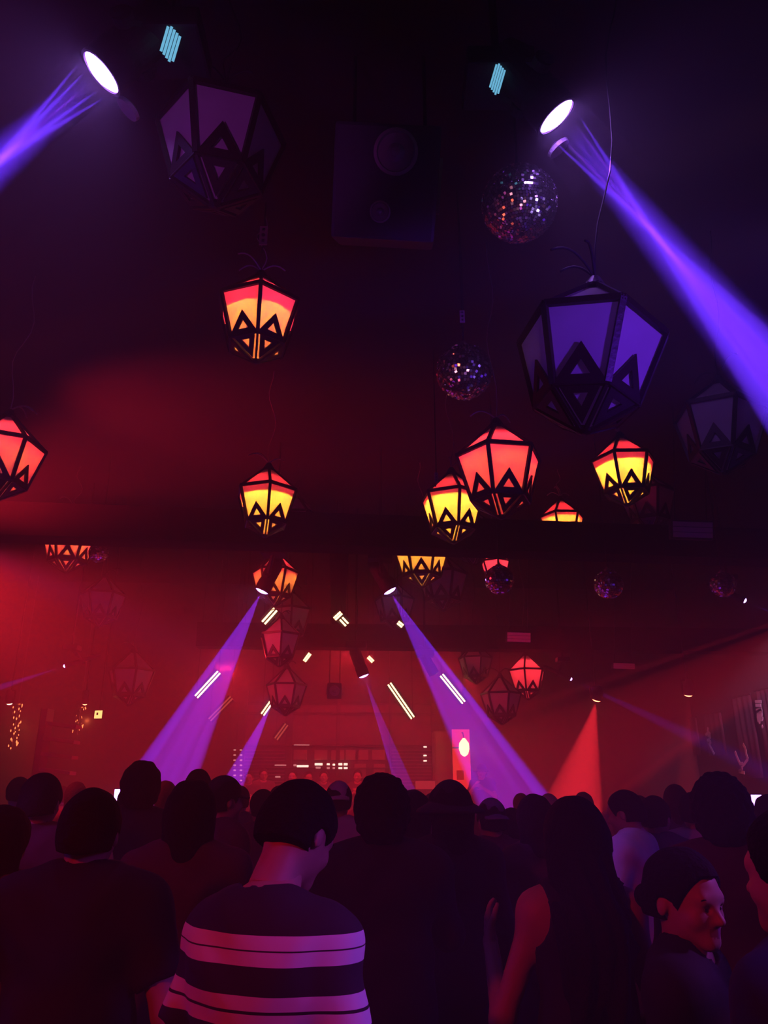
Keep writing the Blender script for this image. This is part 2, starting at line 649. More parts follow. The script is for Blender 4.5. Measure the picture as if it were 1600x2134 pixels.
# (offset across the lens, angle, cone degrees, power, colour, blend)
MHL = [
    dict(label='near moving head throwing a violet beam off the left edge', lens_px=(217, 147), t=3.6, aim_px=(-20, 350), k=.36,
         base_px=(355, 92), base_t=3.7, disp=(.075, .15), disc=(264, 230),
beams=[(0, 0, 8.5, 2.2, VIO, .25), (-.85, -8.5, 4.6, 1.9, VIO, .5), (-.45, -4.5, 4.4, 1.9, VIO, .5), (.45, 4.5, 4.4, 1.9, VIO, .5), (.85, 8.5, 4.6, 1.9, VIO, .5), (0, 0, 2.6, 2.2, PUR, .8)]),
    dict(label='near moving head throwing a violet beam to the right edge', lens_px=(1155, 238), t=3.9, aim_px=(1600, 770), k=.36,
         base_px=(1036, 165), base_t=4.0, disp=(.06, .15), disc=(1166, 312),
beams=[(0, 0, 8.5, 1.8, VIO, .2), (-.85, -7.0, 3.6, 2.0, VIO, .5), (.85, 7.0, 3.6, 2.0, VIO, .5), (.45, 3.4, 2.4, 1.6, PUR, .5), (-.45, -3.4, 2.4, 1.6, PUR, .5), (0, 0, 1.8, 2.0, PUR, .5)]),
    dict(label='far moving head in front of the orange lantern, beam down left', lens_px=(547, 1229), t=9.6, aim_px=(335, 1640), k=.15,
         base_px=(572, 1150), base_t=9.5, lensm=M_LENSF, scale=.9, dia=.17,
         beams=[(0, 0, 18, .5, PUR, .15), (0, 7, 4.0, 1.5, VIO, .3), (0, 1.5, 2.0, .5, PUR, .3), (0, -2, 2.0, .5, PUR, .3), (0, -6.5, 4.0, .8, PUR, .3)]),
    dict(label='far moving head right of centre, beam down to the right', lens_px=(811, 1229), t=9.6, aim_px=(1072, 1680), k=.2,
         base_px=(792, 1160), base_t=9.6, lensm=M_LENSF, scale=.9, dia=.17,
         beams=[(0, 0, 17, .45, PUR, .15), (0, 6.3, 2.8, 1.3, VIO, .3), (0, 2, 1.6, .8, PUR, .3), (0, -2.5, 1.6, .8, PUR, .3), (0, -6.6, 3.0, 2.4, VIO, .3)]),
    dict(label='moving head hung under the stage beam, narrow violet beam down right', lens_px=(757, 1406), t=11.6, aim_px=(848, 1655), k=.1,
         base_px=(742, 1345), base_t=11.6, lensm=M_LENSF, scale=.9, dia=.16,
         beams=[(0, 0, 9.5, .35, PUR, .2), (0, 3.4, 2.4, 1.2, PUR, .3), (0, -3.6, 1.8, .9, PUR, .3)]),
    dict(label='moving head hidden by the lowest dark lantern, violet beam down left', lens_px=(572, 1452), t=13.2, aim_px=(478, 1650), k=.05,
         base_px=(592, 1420), base_t=13.2, lensm=M_LENSF, scale=.9, dia=.2,
         beams=[(0, 0, 14.0, .9, PUR, .15), (0, -5.4, 3.0, 1.0, VIO, .3), (0, 5.4, 3.0, .8, VIO, .3)]),
    dict(label='dark moving head beside the right violet beam, switched off', lens_px=(903, 1402), t=11.6, aim_px=(930, 1450), k=.1,
         base_px=(885, 1362), base_t=11.6, lensm=mat('dark_glass', (.05, .05, .08), .1), scale=.8, dia=.14, beams=[]),
    dict(label='small moving head on the far right, thin blue beam leaving the frame', lens_px=(1548, 1250), t=9.5, aim_px=(1640, 1292), k=.1,
         base_px=(1515, 1205), base_t=9.5, lensm=M_LENSF, scale=.6, dia=.07,
         beams=[(0, 0, 3.0, .8, VIO, .3)]),
    dict(label='small moving head right of the red lit lantern, faint violet beam', lens_px=(1187, 1414), t=12.5, aim_px=(1420, 1525), k=.1,
         base_px=(1172, 1375), base_t=12.5, lensm=M_LENSF, scale=.6, dia=.06,
         beams=[(0, 0, 7.0, .3, VIO, .5), (0, 0, 2.0, .4, VIO, .4)]),
    dict(label='small moving head in the left haze, faint violet beam to the left', lens_px=(138, 1387), t=10.5, aim_px=(-40, 1445), k=.1,
         base_px=(150, 1350), base_t=10.5, lensm=M_LENSF, scale=.6, dia=.05,
         beams=[(0, 0, 7.0, .35, PUR, .4)]),
]
POWS = [16000, 16000, 14000, 14000, 14000, 14000, 0, 9000, 6000, 9000]
for kw, pw_ in zip(MHL, POWS):
    kw['beams'] = [(o, a, dg, p_ * pw_, c, bl) for (o, a, dg, p_, c, bl) in kw['beams']]
    moving_head(**kw)


def par_can(label, px, t, tgt, deg, power, color, blend=.1, dia=.12, lens=None, rings_=None):
    p = at(*px, t=t)
    root = thing('spotlight', label, 'stage light', p, group='red spotlights')
    d = (tgt - p).normalized()
    Q = d.to_track_quat('-Z', 'Y').to_matrix().to_4x4()
    r = dia / 2
    bm = new()
    rings(bm, [(r * 1.15, -.01), (r * 1.15, .12), (r * .7, .2), (r * .5, .22)], 20, Q)
    put('can', mesh_of(bm, 'can', M_BLACK), root)
    put('lens', lens_mesh(r, lens or emis('red_hot_lens', (1, .25, .12), 9)), root).rotation_euler = Q.to_euler()
    bm = new()
    for s in (-1, 1):
        tube(bm, [Vector((s * r * 1.3, 0, 0)), Vector((s * r * 1.3, 0, .2))], .012, 6)
    tube(bm, [Vector((-r * 1.3, 0, .2)), Vector((r * 1.3, 0, .2))], .012, 6)
    tube(bm, [Vector((0, 0, .2)), Vector((0, 0, ZC - p.z))], .012, 6)
    put('bracket', mesh_of(bm, 'bracket', M_BLACK), root)
    spot('beam_light', d * .05, d * 5, power, color, deg, blend, .01, root, 'Linear')
    return root, d


rt, d_ = par_can('ceiling spotlight throwing a bright red cone straight down', (1243, 1457), 12.2, at(1196, 1680, t=12.2), 31, 6500, (1, .02, .035), .12, .14)
spot('beam_light', d_ * .05, (at(1247, 1680, t=12.2) - rt.location), 9000, (1, .03, .04), 2.4, .3, .01, rt, 'Linear')
par_can('small ceiling spotlight with a faint red glow below it', (1434, 1446), 11.4, at(1434, 1650, t=11.4), 16, 900, (1, .03, .04), .4, .13)
rt, d_ = par_can('red profile light beyond the right edge throwing a wide wedge', (1960, 1180), 8.5, at(1250, 1560, t=10.0), 17.5, 1500, (1, .02, .035), .1, .14)
for (a_, b_) in (((1060, 1485), 10.5), ((1300, 1642), 10.0)):
    spot('beam_light', d_ * .05, at(*a_, t=b_) - rt.location, 6000, (1, .02, .035), 1.6, .6, .01, rt, 'Linear')
# ceiling downlight things on the left, over the bar
par_can('small lit downlight at the far left wall', (20, 1464), 12.8, at(20, 1600, t=12.8), 60, 60, (1, .25, .08), .4, .10, emis('warm_lens', (1, .7, .45), 6))
par_can('small red downlight right of the left wall sconce', (177, 1465), 13.2, at(165, 1600, t=13.2), 50, 60, (1, .12, .05), .4, .08)

# ---------------------------------------------------------------- fluorescent tube pairs on the roof slopes, two reflections built as dim tubes
M_TUBE = emis('warm_tube', (1.0, .62, .30), 5.5)
M_TUBE_REFL = emis('tube_reflection', (1.0, .16, .10), .5)  # faint red reflections of the tubes, made as glowing tubes


def tube_pair(label, a, b, t, gap=.05, m=M_TUBE, n=2):
    p, q = at(*a, t=t), at(*b, t=t)
    c = (p + q) / 2
    root = thing('tube_light', label, 'tube light', c, group='tube lights on the roof slopes')
    ax = (q - p).normalized()
    vw = ray(*a).normalized()
    s = ax.cross(vw).normalized()
    bm = new()
    bar(bm, p - c + vw * .05, q - c + vw * .05, gap * n + .05, .05, vw)
    put('housing', mesh_of(bm, 'housing', M_BLACK), root)
    for i in range(n):
        bm = new()
        o = s * (i - (n - 1) / 2) * gap
        tube(bm, [p - c + o, q - c + o], .014, 8)
        put('tube', mesh_of(bm, 'tube', m), root)
    bm = new()
    for e in (p, q):
        tube(bm, [e - c + vw * .06, Vector((e.x - c.x, e.y - c.y + .1, ZC - c.z))], .006, 5)
    put('suspension_wire', mesh_of(bm, 'suspension_wire', M_BLACK), root)


for lab, a, b, t, m in (
        ('longest lit tube pair, left of the lowest dark lantern', (456, 1401), (409, 1452), 13, M_TUBE),
        ('lit tube pair close left below the lowest dark lantern', (566, 1462), (547, 1489), 13.4, M_TUBE),
        ('lit tube pair right of the hanging speaker', (811, 1425), (860, 1496), 13, M_TUBE),
        ('lit tube pair inside the right violet beam', (920, 1407), (966, 1464), 13, M_TUBE),
        ('short lit tube pair below the orange lantern', (574, 1270), (549, 1298), 11.0, M_TUBE),
        ('short lit tube pair right above the stage beam', (703, 1281), (723, 1302), 11.4, M_TUBE),
        ('tiny lit tube pair crossing the one above the stage beam', (697, 1290), (711, 1277), 11.3, M_TUBE),
        ('tiny lit tube pair left of the right beam moving head', (829, 1297), (839, 1305), 11.4, M_TUBE),
        ('tiny dim tube pair right of the unlit column', (646, 1362), (634, 1378), 13.4, M_TUBE),
        ('tiny lit tube pair beside the hung moving head', (767, 1369), (777, 1379), 13.4, M_TUBE),
        ('tiny lit tube pair inside the left violet beam', (500, 1343), (508, 1351), 13.4, M_TUBE),
        ('dark red reflection of a tube pair left of the stage screens', (482, 1454), (437, 1500), 14, M_TUBE_REFL),
        ('dark red reflection of a tube pair in front of the stage screens', (597, 1510), (575, 1540), 14.4, M_TUBE_REFL)):
    tube_pair(lab, a, b, t, m=m, gap=.035 if 'tiny' in lab else .05)

# ---------------------------------------------------------------- mirror balls
M_MIRROR = mat('mirror_tile', (.95, .95, .98), .15, 1.0)


def mirror_ball(label, px, rad_px, t, glass=True, mm=M_MIRROR, rows=26):
    p = at(*px, t=t)
    R = rad_px * t / F
    root = thing('mirror_ball', label, 'mirror ball', p, group='mirror balls')
    rr = random.Random(int(px[0]))
    bm = new()
    for i in range(1, rows):
        th0, th1 = PI * i / rows, PI * (i + 1) / rows
        if i == rows - 1:
            break
        n = max(6, int(2 * rows * math.sin((th0 + th1) / 2)))
        for k in range(n):
            a0, a1 = 2 * PI * (k + .07) / n, 2 * PI * (k + .93) / n
            u0, u1 = th0 + .08 * PI / rows, th1 - .08 * PI / rows
            quad = [Vector((math.sin(u) * math.cos(a), math.sin(u) * math.sin(a), math.cos(u))) * R for (u, a) in ((u0, a0), (u0, a1), (u1, a1), (u1, a0))]
            c = sum(quad, Vector()) / 4
            tilt = Vector((rr.gauss(0, 1), rr.gauss(0, 1), rr.gauss(0, 1))) * .19
            M = Matrix.Rotation(tilt.length, 3, tilt.normalized())
            vs = [bm.verts.new(c + M @ (q - c)) for q in quad]
            vb = [bm.verts.new(c * .97 + (q - c) * .95) for q in quad]
            bm.faces.new(vs)
            for j in range(4):
                bm.faces.new((vs[j], vb[j], vb[(j + 1) % 4], vs[(j + 1) % 4]))
    put('mirror_tiles', mesh_of(bm, 'mirror_tiles', mm), root, kind='stuff')
    bm = new()
    bmesh.ops.create_uvsphere(bm, u_segments=32, v_segments=20, radius=R * .965)
    put('core', mesh_of(bm, 'core', M_BLACK, True), root)
    bm = new()
    rings(bm, [(R * .22, R * .97), (R * .22, R * 1.08), (R * .10, R * 1.12), (R * .08, R * 1.25)], 16)
    put('cap', mesh_of(bm, 'cap', M_STEEL), root)
    bm = new()
    tube(bm, [(0, 0, R * 1.2), (.01, 0, R * 1.2 + (ZC - p.z - R) * .5), (0, 0, ZC - p.z)], .008, 6)
    put('hanging_cable', mesh_of(bm, 'hanging_cable', M_BLACK), root)
    return root, R


mirror_ball('larger mirror ball hanging below the right near moving head', (1082, 425), 78, 4.3, rows=40)
mirror_ball('mid sized mirror ball left of the largest violet lantern', (967, 775), 58, 5.4, rows=30)
mirror_ball('small mirror ball overlapping the half dark red lantern', (1040, 1208), 30, 8.0, rows=18)
mirror_ball('small mirror ball hanging alone left of the big pale panel light', (1268, 1218), 30, 8.9, rows=18)
mirror_ball('small mirror ball in the red haze beside the far left lantern', (205, 1152), 20, 9.9, rows=14)
mirror_ball('small dim mirror ball at the far right above the blue beam', (1506, 1218), 26, 9.0, rows=16)

# ---------------------------------------------------------------- hanger plates above lantern 2 and the smaller mirror ball
for lab, px, t in (('hanger plate lit red above the glowing orange and yellow lantern', (549, 491), 5.8),
                   ('small hanger plate above the mid sized mirror ball', (963, 660), 5.4),
                   ('small hanger plate above the bright yellow lantern pair', (909, 995), 7.4)):
    p = at(*px, t=t)
    root = thing('hanger_plate', lab, 'hanger', p, (0, 0, -YAW), group='hanger plates')
    k = .17 if px[1] < 500 else .10
    m = mat('pink_plate', (.8, .55, .5), .5, noise=.3)
    one_box('plate', m, (0, 0, 0), (k * .36, .012, k), root, .004)
    bm = new()
    rings(bm, [(k * .08, -.01), (k * .08, .012)], 12, Matrix.Rotation(PI / 2, 4, 'X'))
    box(bm, (0, -.008, -k * .3), (k * .12, .01, k * .12))
    box(bm, (0, -.008, k * .3), (k * .12, .01, k * .12))
    put('bolt', mesh_of(bm, 'bolt', M_STEEL), root)
    bm = new()
    tube(bm, [(0, .01, k * .5), (0, .01, ZC - p.z)], .006, 5)
    tube(bm, [(0, .01, -k * .5), (-.01, .01, -k * .9)], .006, 5)
    put('chain', mesh_of(bm, 'chain', M_BLACK), root)

# ---------------------------------------------------------------- panel lights
for lab, px, t, w, h in (('big pale pink panel light hanging on the far right', (1443, 1104), 8.6, 82, 34),
                         ('small pale panel light above the red lit lantern', (1081, 1328), 11.5, 48, 20),
                         ('long flat panel light faintly lit, right of the red lantern', (1300, 1388), 12.4, 44, 12)):
    p = at(*px, t=t)
    W, H = w * t / F, h * t / F
    root = thing('panel_light', lab, 'panel light', p, (math.radians(12), math.radians(2), -YAW), group='flat panel lights')
    bm = new()
    box(bm, (0, .05, 0), (W * 1.08, .09, H * 1.2), None, .008)
    put('housing', mesh_of(bm, 'housing', M_BLACK), root)
    for j in (-1, 0, 1):
        one_box('strip', mat('pale_diffuser', (.85, .7, .75), .5), (0, -.006, j * H * .33), (W, .012, H * .30), root, .002)
    bm = new()
    for s in (-1, 1):
        tube(bm, [(s * W * .4, .05, H * .6), (s * W * .4, .05, ZC - p.z)], .006, 5)
    put('suspension_wire', mesh_of(bm, 'suspension_wire', M_BLACK), root)

# ---------------------------------------------------------------- loudspeakers
M_CAB = mat('speaker_cabinet', (.05, .045, .06), .55, noise=.4, scale=30, bump=.1)
M_CONE = mat('speaker_cone', (.50, .36, .38), .45, noise=.3, scale=20)


def loudspeaker(label, px, t, w, h, dd, rot, woofers, hang=True):
    p = at(*px, t=t)
    root = thing('loudspeaker', label, 'loudspeaker', p, rot)
    bm = new()
    box(bm, (0, 0, 0), (w, dd, h), None, .02)
    put('cabinet', mesh_of(bm, 'cabinet', M_CAB), root)
    for (x, z, r) in woofers:
        MM = Matrix.Translation((x, -dd / 2 - .002, z)) @ Matrix.Rotation(PI / 2, 4, 'X')
        bm = new()
        rings(bm, [(r, 0), (r, .015), (r * .86, .02), (r * .80, .004), (r * .4, -.0), (r * .34, .012), (r * .18, .03), (.001, .034)], 28, MM, cap=False)
        put('woofer', mesh_of(bm, 'woofer', M_CONE, False), root)
    bm = new()
    for s in (-1, 1):
        bm = new()
        bar(bm, (s * (w / 2 + .012), 0, h * .3), (s * (w / 2 + .012), -.02, -h * .2), .04, .02, (1, 0, 0))
        put('side_bracket', mesh_of(bm, 'side_bracket', M_STEEL), root)
    if hang:
        bm = new()
        R_ = Euler(rot).to_matrix().inverted()
        for s in (-.35, .35):
            bm = new()
            a = Vector((s * w, 0, h * .48))
            up = R_ @ Vector((0, 0, 1))
            A = Euler(rot).to_matrix() @ a
            tube(bm, [a, a + up * (ZC - p.z - A.z)], .012, 6)
            put('hanging_rod', mesh_of(bm, 'hanging_rod', M_BLACK), root)
    return root


loudspeaker('big dark hanging loudspeaker with a faint woofer ring, top centre', (806, 395), 4.6, .60, .62, .5,
            (math.radians(34), math.radians(4), -YAW), [(.05, .16, .125), (-.02, -.16, .06)])
loudspeaker('small black loudspeaker hung on a rod in front of the stage', (697, 1440), 12.6, .24, .26, .2,
            (math.radians(5), 0, 0), [(0, 0, .085)])

# ---------------------------------------------------------------- stage
YST = 13.4
struct('stage_floor', mat('stage_boards', (.06, .035, .035), .5, noise=.5, scale=8), (-3.3, YST, 0), (3.2, Y1, .42))
M_PANEL = mat('stage_screen_panel', (.16, .07, .08), .5, noise=.5, scale=4)
M_PANEL2 = mat('stage_screen_panel_dark', (.07, .03, .04), .4, noise=.5, scale=4)
M_TRUSS = mat('dark_truss', (.03, .02, .025), .5)
YSC = 16.1
c0 = at(700, 1560, Y=YSC)
root = thing('stage_backdrop', 'wide gridded backdrop of panels and slats behind the performers', 'backdrop', (c0.x, YSC, 0))


def S(px, py):
    q = at(px, py, Y=YSC)
    return q.x - c0.x, q.z


def brect(name, m, x0, y0, x1, y1, dy=0.0, th=.04, kind=None, label=None):
    a, b = S(x0, y0), S(x1, y1)
    o = one_box(name, m, ((a[0] + b[0]) / 2, dy, (a[1] + b[1]) / 2), (abs(b[0] - a[0]), th, abs(b[1] - a[1])), root, .006)
    if label:
        o['label'] = label
    return o


xs = [502, 602, 704, 812, 900]
for i in range(4):
    brect('screen_panel', M_PANEL, xs[i] + 2, 1470, xs[i + 1] - 2, 1553)
for i in range(4):
    brect('screen_panel', M_PANEL2, xs[i] + 2, 1558, xs[i + 1] - 2, 1632, .03)
for px_ in (612, 655, 690, 720, 740, 775):
    brect('small_panel', mat('pale_small_panel', (.30, .15, .14), .5), px_, 1563, px_ + 27, 1584, -.03)
for px_ in (738, 778):
    brect('small_panel', mat('pale_small_panel', (.30, .15, .14), .5), px_, 1592, px_ + 24, 1622, -.03)
for x in xs:
    brect('upright', M_TRUSS, x - 1.6, 1440, x + 1.6, 1690, -.06, .06)
for y in (1466, 1486, 1490, 1555, 1601):
    brect('crossbar', M_TRUSS, 486, y - 1.6, 905, y + 1.6, -.08, .05)
for i in range(11):
    y = 1563 + i * 7.2
    brect('slat', mat('dull_slat', (.3, .2, .2), .4, .5), 506, y, 600, y + 2.2, -.05, .03)
    brect('slat', mat('dull_slat', (.3, .2, .2), .4, .5), 815, y, 898, y + 2.2, -.05, .03)
MW = emis('white_led', (1.0, .62, .5), 3.2)
MWD = emis('dim_white_led', (1.0, .35, .35), .9)
for (x0, x1, y, th, m) in ((612, 618, 1595, 4, MWD), (619, 643, 1597, 4.5, MW), (656, 672, 1593, 5, MW), (658, 668, 1600, 4, MWD), (681, 687, 1593, 4, MW), (693, 698, 1594, 4, MW),
                           (681, 687, 1601, 4, MWD), (693, 698, 1601, 4, MWD), (705, 713, 1593, 5, MW), (716, 724, 1593, 5, MW), (705, 713, 1601, 4, MW), (716, 724, 1601, 4, MW),
                           (573, 597, 1595, 2.5, MWD), (613, 645, 1553, 2, MWD), (574, 585, 1619, 3, MWD)):
    brect('led_strip', m, x0, y - th / 2, x1, y + th / 2, -.10, .02)
for i in range(7):
    for x in (490, 503):
        brect('led_strip', MWD, x - 2.2, 1562 + i * 10.5, x + 2.6, 1565 + i * 10.5, -.10, .02)
for i, y in enumerate((1557, 1575, 1586)):
    brect('led_strip', MW, 881, y - 1.5, 888, y + 1.5, -.10, .02)

# side stack and lit poster to its right
p = at(921, 1590, Y=15.75)
root2 = thing('cabinet_stack', 'tall dark cabinet left of the glowing red poster', 'cabinet', (p.x, 15.75, .42))
hh = at(921, 1524, Y=15.6).z - .42
one_box('body', mat('red_brown_cabinet', (.16, .06, .06), .6, noise=.3), (0, 0, hh / 2), (.33, .4, hh), root2, .01)
for j in range(4):
    one_box('door', mat('red_brown_door', (.13, .05, .05), .5), (0, -.205, hh * (j + .5) / 4), (.29, .02, hh / 4 - .03), root2, .004)
p0, p1 = at(941, 1520, Y=15.3), at(982, 1646, Y=15.3)
root3 = thing('lit_poster', 'glowing red backlit poster right of the stage with pale scribbles', 'poster', ((p0.x + p1.x) / 2, 15.3, (p0.z + p1.z) / 2))
W, H = p1.x - p0.x, p0.z - p1.z
one_box('frame', M_TRUSS, (0, .03, 0), (W + .03, .06, H + .03), root3, .005)
one_box('panel', emis('red_backlit_sheet', (1, .03, .03), 1.3), (0, -.006, -.0), (W, .012, H), root3)
one_box('divider', M_TRUSS, (0, -.02, H * .19), (W, .02, .03), root3)
one_box('print', mat('dark_red_print', (.35, .01, .01), .6), (-W * .1, -.014, -H * .26), (W * .4, .004, W * .5), root3)
for s in (-1, 1):
    one_box('post', M_TRUSS, (s * W * .45, .06, -H / 2 - (p1.z - .42) / 2 + .0), (.04, .04, max(.05, (p1.z - .42))), root3)
p = at(967, 1560, Y=15.05)
root4 = thing('wall_lamp', 'small bright yellow glowing lamp in front of the red poster', 'lamp', p)
bm = new()
rings(bm, [(.02, .19), (.09, .10), (.10, -.0), (.07, -.1), (.02, -.14)], 12)
put('shade', mesh_of(bm, 'shade', emis('yellow_bulb', (1, .62, .18), 5), True), root4)
bm = new()
tube(bm, [(0, 0, .18), (0, .1, .3), (.0, .2, .3)], .012, 6)
put('arm', mesh_of(bm, 'arm', M_BLACK), root4)
point('lamp_light', (0, -.15, 0), 14, (1, .35, .12), .08, root4)

# dj booth, a desk in front of the backdrop
root5 = thing('dj_booth', 'dark dj booth across the stage front', 'booth', (.1, 13.62, .42))
one_box('front_panel', M_TRUSS, (0, -.1, .5), (3.6, .05, 1.0), root5, .01)
one_box('desk_top', M_TRUSS, (0, .2, 1.02), (3.7, .7, .05), root5, .01)
for s in (-1, 1):
    one_box('side_panel', M_TRUSS, (s * 1.78, .2, .5), (.05, .6, 1.0), root5, .01)
# small pinkish monitor on the right of the booth
p = at(886, 1636, Y=14.75)
root6 = thing('monitor', 'small flat pinkish red panel right behind the booth', 'monitor', p)
one_box('screen', emis('pink_screen', (1, .05, .07), .45), (0, 0, 0), (.36, .02, .14), root6, .004)
one_box('case', M_TRUSS, (0, .02, 0), (.38, .03, .16), root6, .004)
one_box('stand', M_TRUSS, (0, .03, -(p.z - .42) / 2), (.03, .03, max(.04, p.z - .42)), root6)

# ---------------------------------------------------------------- right side wall: banners and crystal sconces
def banner(px0, px1, py0, py1, X, label):
    a, b = at(px0, py0, X=X), at(px1, py0, X=X)
    lo = at((px0 + px1) / 2, py1, X=X)
    w = abs(a.y - b.y)
    root = thing('wall_banner', label, 'banner', (X, (a.y + b.y) / 2, (a.z + lo.z) / 2), group='tall cloth panels on the right wall')
    h = a.z - lo.z
    bm = new()
    n = 14
    vs = [[bm.verts.new((-.02 - .015 * math.sin(i * 1.7), (i / n - .5) * w, z)) for i in range(n + 1)] for z in (-h / 2, h / 2)]
    for i in range(n):
        bm.faces.new((vs[0][i], vs[0][i + 1], vs[1][i + 1], vs[1][i]))
    ext = bmesh.ops.extrude_face_region(bm, geom=bm.faces[:])
    bmesh.ops.translate(bm, vec=(.012, 0, 0), verts=[v for v in ext['geom'] if isinstance(v, bmesh.types.BMVert)])
    put('cloth', mesh_of(bm, 'cloth', mat('mauve_cloth', (.16, .07, .10), .8, noise=.3), True), root)
    bm = new()
    tube(bm, [(-.02, -w * .52, h / 2), (-.02, w * .52, h / 2)], .02, 8)
    put('rod', mesh_of(bm, 'rod', M_BLACK), root)


XR = X1 - .06
banner(1524, 1566, 1455, 1622, XR, 'mauve cloth banner with a printed dancing figure')
banner(1574, 1612, 1440, 1600, XR, 'mauve cloth banner cut by the right edge')
banner(1466, 1504, 1490, 1575, XR, 'narrow mauve cloth banner with pale script lettering')
banner(1420, 1452, 1500, 1575, XR, 'dim mauve cloth banner without a print')


def sconce(label, px, py, X, h, m, glow, n=26, light=0, color=(1, .4, .2)):
    p = at(px, py, X=X)
    p.x -= .12 * (1 if X > 0 else -1)
    root = thing('wall_sconce', label, 'sconce', p, group='sparkling wall sconces')
    rr = random.Random(px)
    bm = new()
    rings(bm, [(.06, h * .5 + .03), (.07, h * .5), (.05, h * .5 - .02)], 12)
    tube(bm, [(0, 0, h * .5), (0, 0, ZC - p.z)], .010, 6)
    tube(bm, [(0, 0, h * .5), (0, 0, -h * .5)], .008, 6)
    put('bracket', mesh_of(bm, 'bracket', M_STEEL), root)
    for i in range(n):
        bm = new()
        z = h * (.48 - i / n * .96)
        r = .03 + .08 * abs(math.sin(i * .55 + 1))
        a = rr.uniform(0, 6.28)
        q = Vector((math.cos(a) * r, math.sin(a) * r, z))
        s = h / n * rr.uniform(.5, 1.3)
        rings(bm, [(.002, s), (s * .5, 0), (.002, -s)], 6, Matrix.Translation(q))
        put('crystal', mesh_of(bm, 'crystal', m if rr.random() < glow else M_STEEL), root)
    if light:
        point('sconce_light', (-.15 * (1 if X > 0 else -1), 0, 0), light, color, .05, root)



def wall_print(px, py, X, label, shapes, m, k):
    """flat pale print on a banner; shapes are poly-lines in pixels around (px, py)"""
    p = at(px, py, X=X)
    p.x -= .07
    root = thing('banner_print', label, 'print', p, group='pale prints on the right wall')
    for pts in shapes:
        bm = new()
        q = []
        for (u, v) in pts:
            w = at(px + u, py + v, X=p.x)
            q.append(w - p)
        for a_, b_ in zip(q, q[1:]):
            bar(bm, a_, b_, k, .008, (1, 0, 0))
        put('stroke', mesh_of(bm, 'stroke', m), root)


MPR = mat('pale_print', (.9, .8, .88), .6)
MPW = mat('warm_print', (.9, .62, .55), .6)
wall_print(1580, 1482, XR, 'condensed pale lettering running down the banner at the right edge',
           [[(-7, -20), (6, -20)], [(-6, -12), (5, -12)], [(-5, -2), (7, -4), (-4, 2), (7, 3)], [(-3, 8), (8, 6)], [(-3, 14), (8, 12), (8, 17), (-2, 20)], [(1, 24), (4, 22)], [(7, 33), (9, 31)]], MPR, .05)
wall_print(1476, 1534, XR, 'slanted pale script lettering on the narrow dark banner',
           [[(-1, -18), (-2, -10)], [(-6, -2), (-1, -8), (4, -4)], [(-2, -2), (4, 2), (0, 8)], [(-3, 8), (5, 12), (1, 18)], [(3, 20), (8, 30), (12, 38)]], MPR, .05)
wall_print(1545, 1588, XR, 'printed dancing figure with raised arms on the mauve banner',
           [[(3, -37), (8, -28), (9, -18), (13, -6), (6, 4), (2, 8)], [(-14, -22), (-10, -12), (-6, -2), (-2, 6)], [(-3, 3), (3, 3)], [(0, 8), (1, 16), (-6, 20), (6, 22)]], MPW, .055)
MF = emis('flame_glow', (1, .20, .06), 5.0)
XL = X0 + .06
sconce('orange glowing sconce at the left edge', 18, 1515, -6.5, .9, MF, .75, 34, 5, (1, .2, .06))
sconce('orange glowing sconce left of the yellow sign', 152, 1502, -5.4, .55, MF, .7, 26, 3, (1, .2, .06))
sconce('red dim sconce low behind the left crowd', 66, 1590, -6.2, .9, emis('ember', (1, .03, .015), 1.6), .7, 30, 0)
p = at(205, 1489, t=13)
root = thing('exit_sign', 'small yellow lit sign on the left near the orange sconce', 'sign', p, (0, 0, -.3))
one_box('case', M_BLACK, (0, .02, 0), (.17, .04, .17), root, .004)
one_box('face', emis('yellow_sign', (1, .72, .22), 2.2), (0, -.004, 0), (.14, .008, .13), root)
one_box('mark', M_BLACK, (-.015, -.011, .01), (.03, .006, .04), root)
one_box('bracket', M_BLACK, (0, .03, (ZC - p.z) / 2), (.02, .02, ZC - p.z), root)
# partition post the sconces and shelves hang on, left
root = thing('wall_shelf', 'dark shelf unit on the left wall with three slanted shelves', 'shelf', (at(88, 1560, t=11.5).x, at(88, 1560, t=11.5).y, 0))
one_box('upright', M_TRUSS, (0, 0, 1.4), (.10, .3, 2.8), root, .01)
for j in range(4):
    one_box('shelf_board', mat('red_shelf', (.3, .1, .1), .6), (.27, 0, 1.9 + j * .22), (.46, .3, .05), root, .006, (0, .12, 0))
one_box('foot', M_TRUSS, (.15, 0, .03), (.6, .34, .06), root)

# ================================================================ people
# bodies are distance fields of tapered limbs blended together and meshed on a grid (one continuous skin)
def V3(*a):
    return np.array(a, dtype=np.float64)


def cone_d(P, a, b, ra, rb, sy=1.0):
    """distance to a tapered capsule; sy < 1 flattens it front to back"""
    a, b = np.asarray(a, float), np.asarray(b, float)
    sc = np.array([1.0, 1.0 / sy, 1.0])
    p, b_, a_ = (P - a) * sc, (b - a) * sc, 0
    L2 = max(1e-9, float(b_ @ b_))
    t = np.clip((p @ b_) / L2, 0, 1)
    d = np.linalg.norm(p - t[:, None] * b_, axis=1) - (ra + (rb - ra) * t)
    return d * (sy if sy < 1 else 1)


def ell_d(P, c, r, R=None):
    q = P - np.asarray(c, float)
    if R is not None:
        q = q @ R
    r = np.asarray(r, float)
    k = np.linalg.norm(q / r, axis=1)
    return (k - 1) * min(r) * (.35 + .65 * np.minimum(k, 1.4))


def smin(a, b, k):
    h = np.maximum(k - np.abs(a - b), 0) / k
    return np.minimum(a, b) - h * h * k * .25


def fold(ds, k):
    d = ds[0]
    for e in ds[1:]:
        d = smin(d, e, k)
    return d


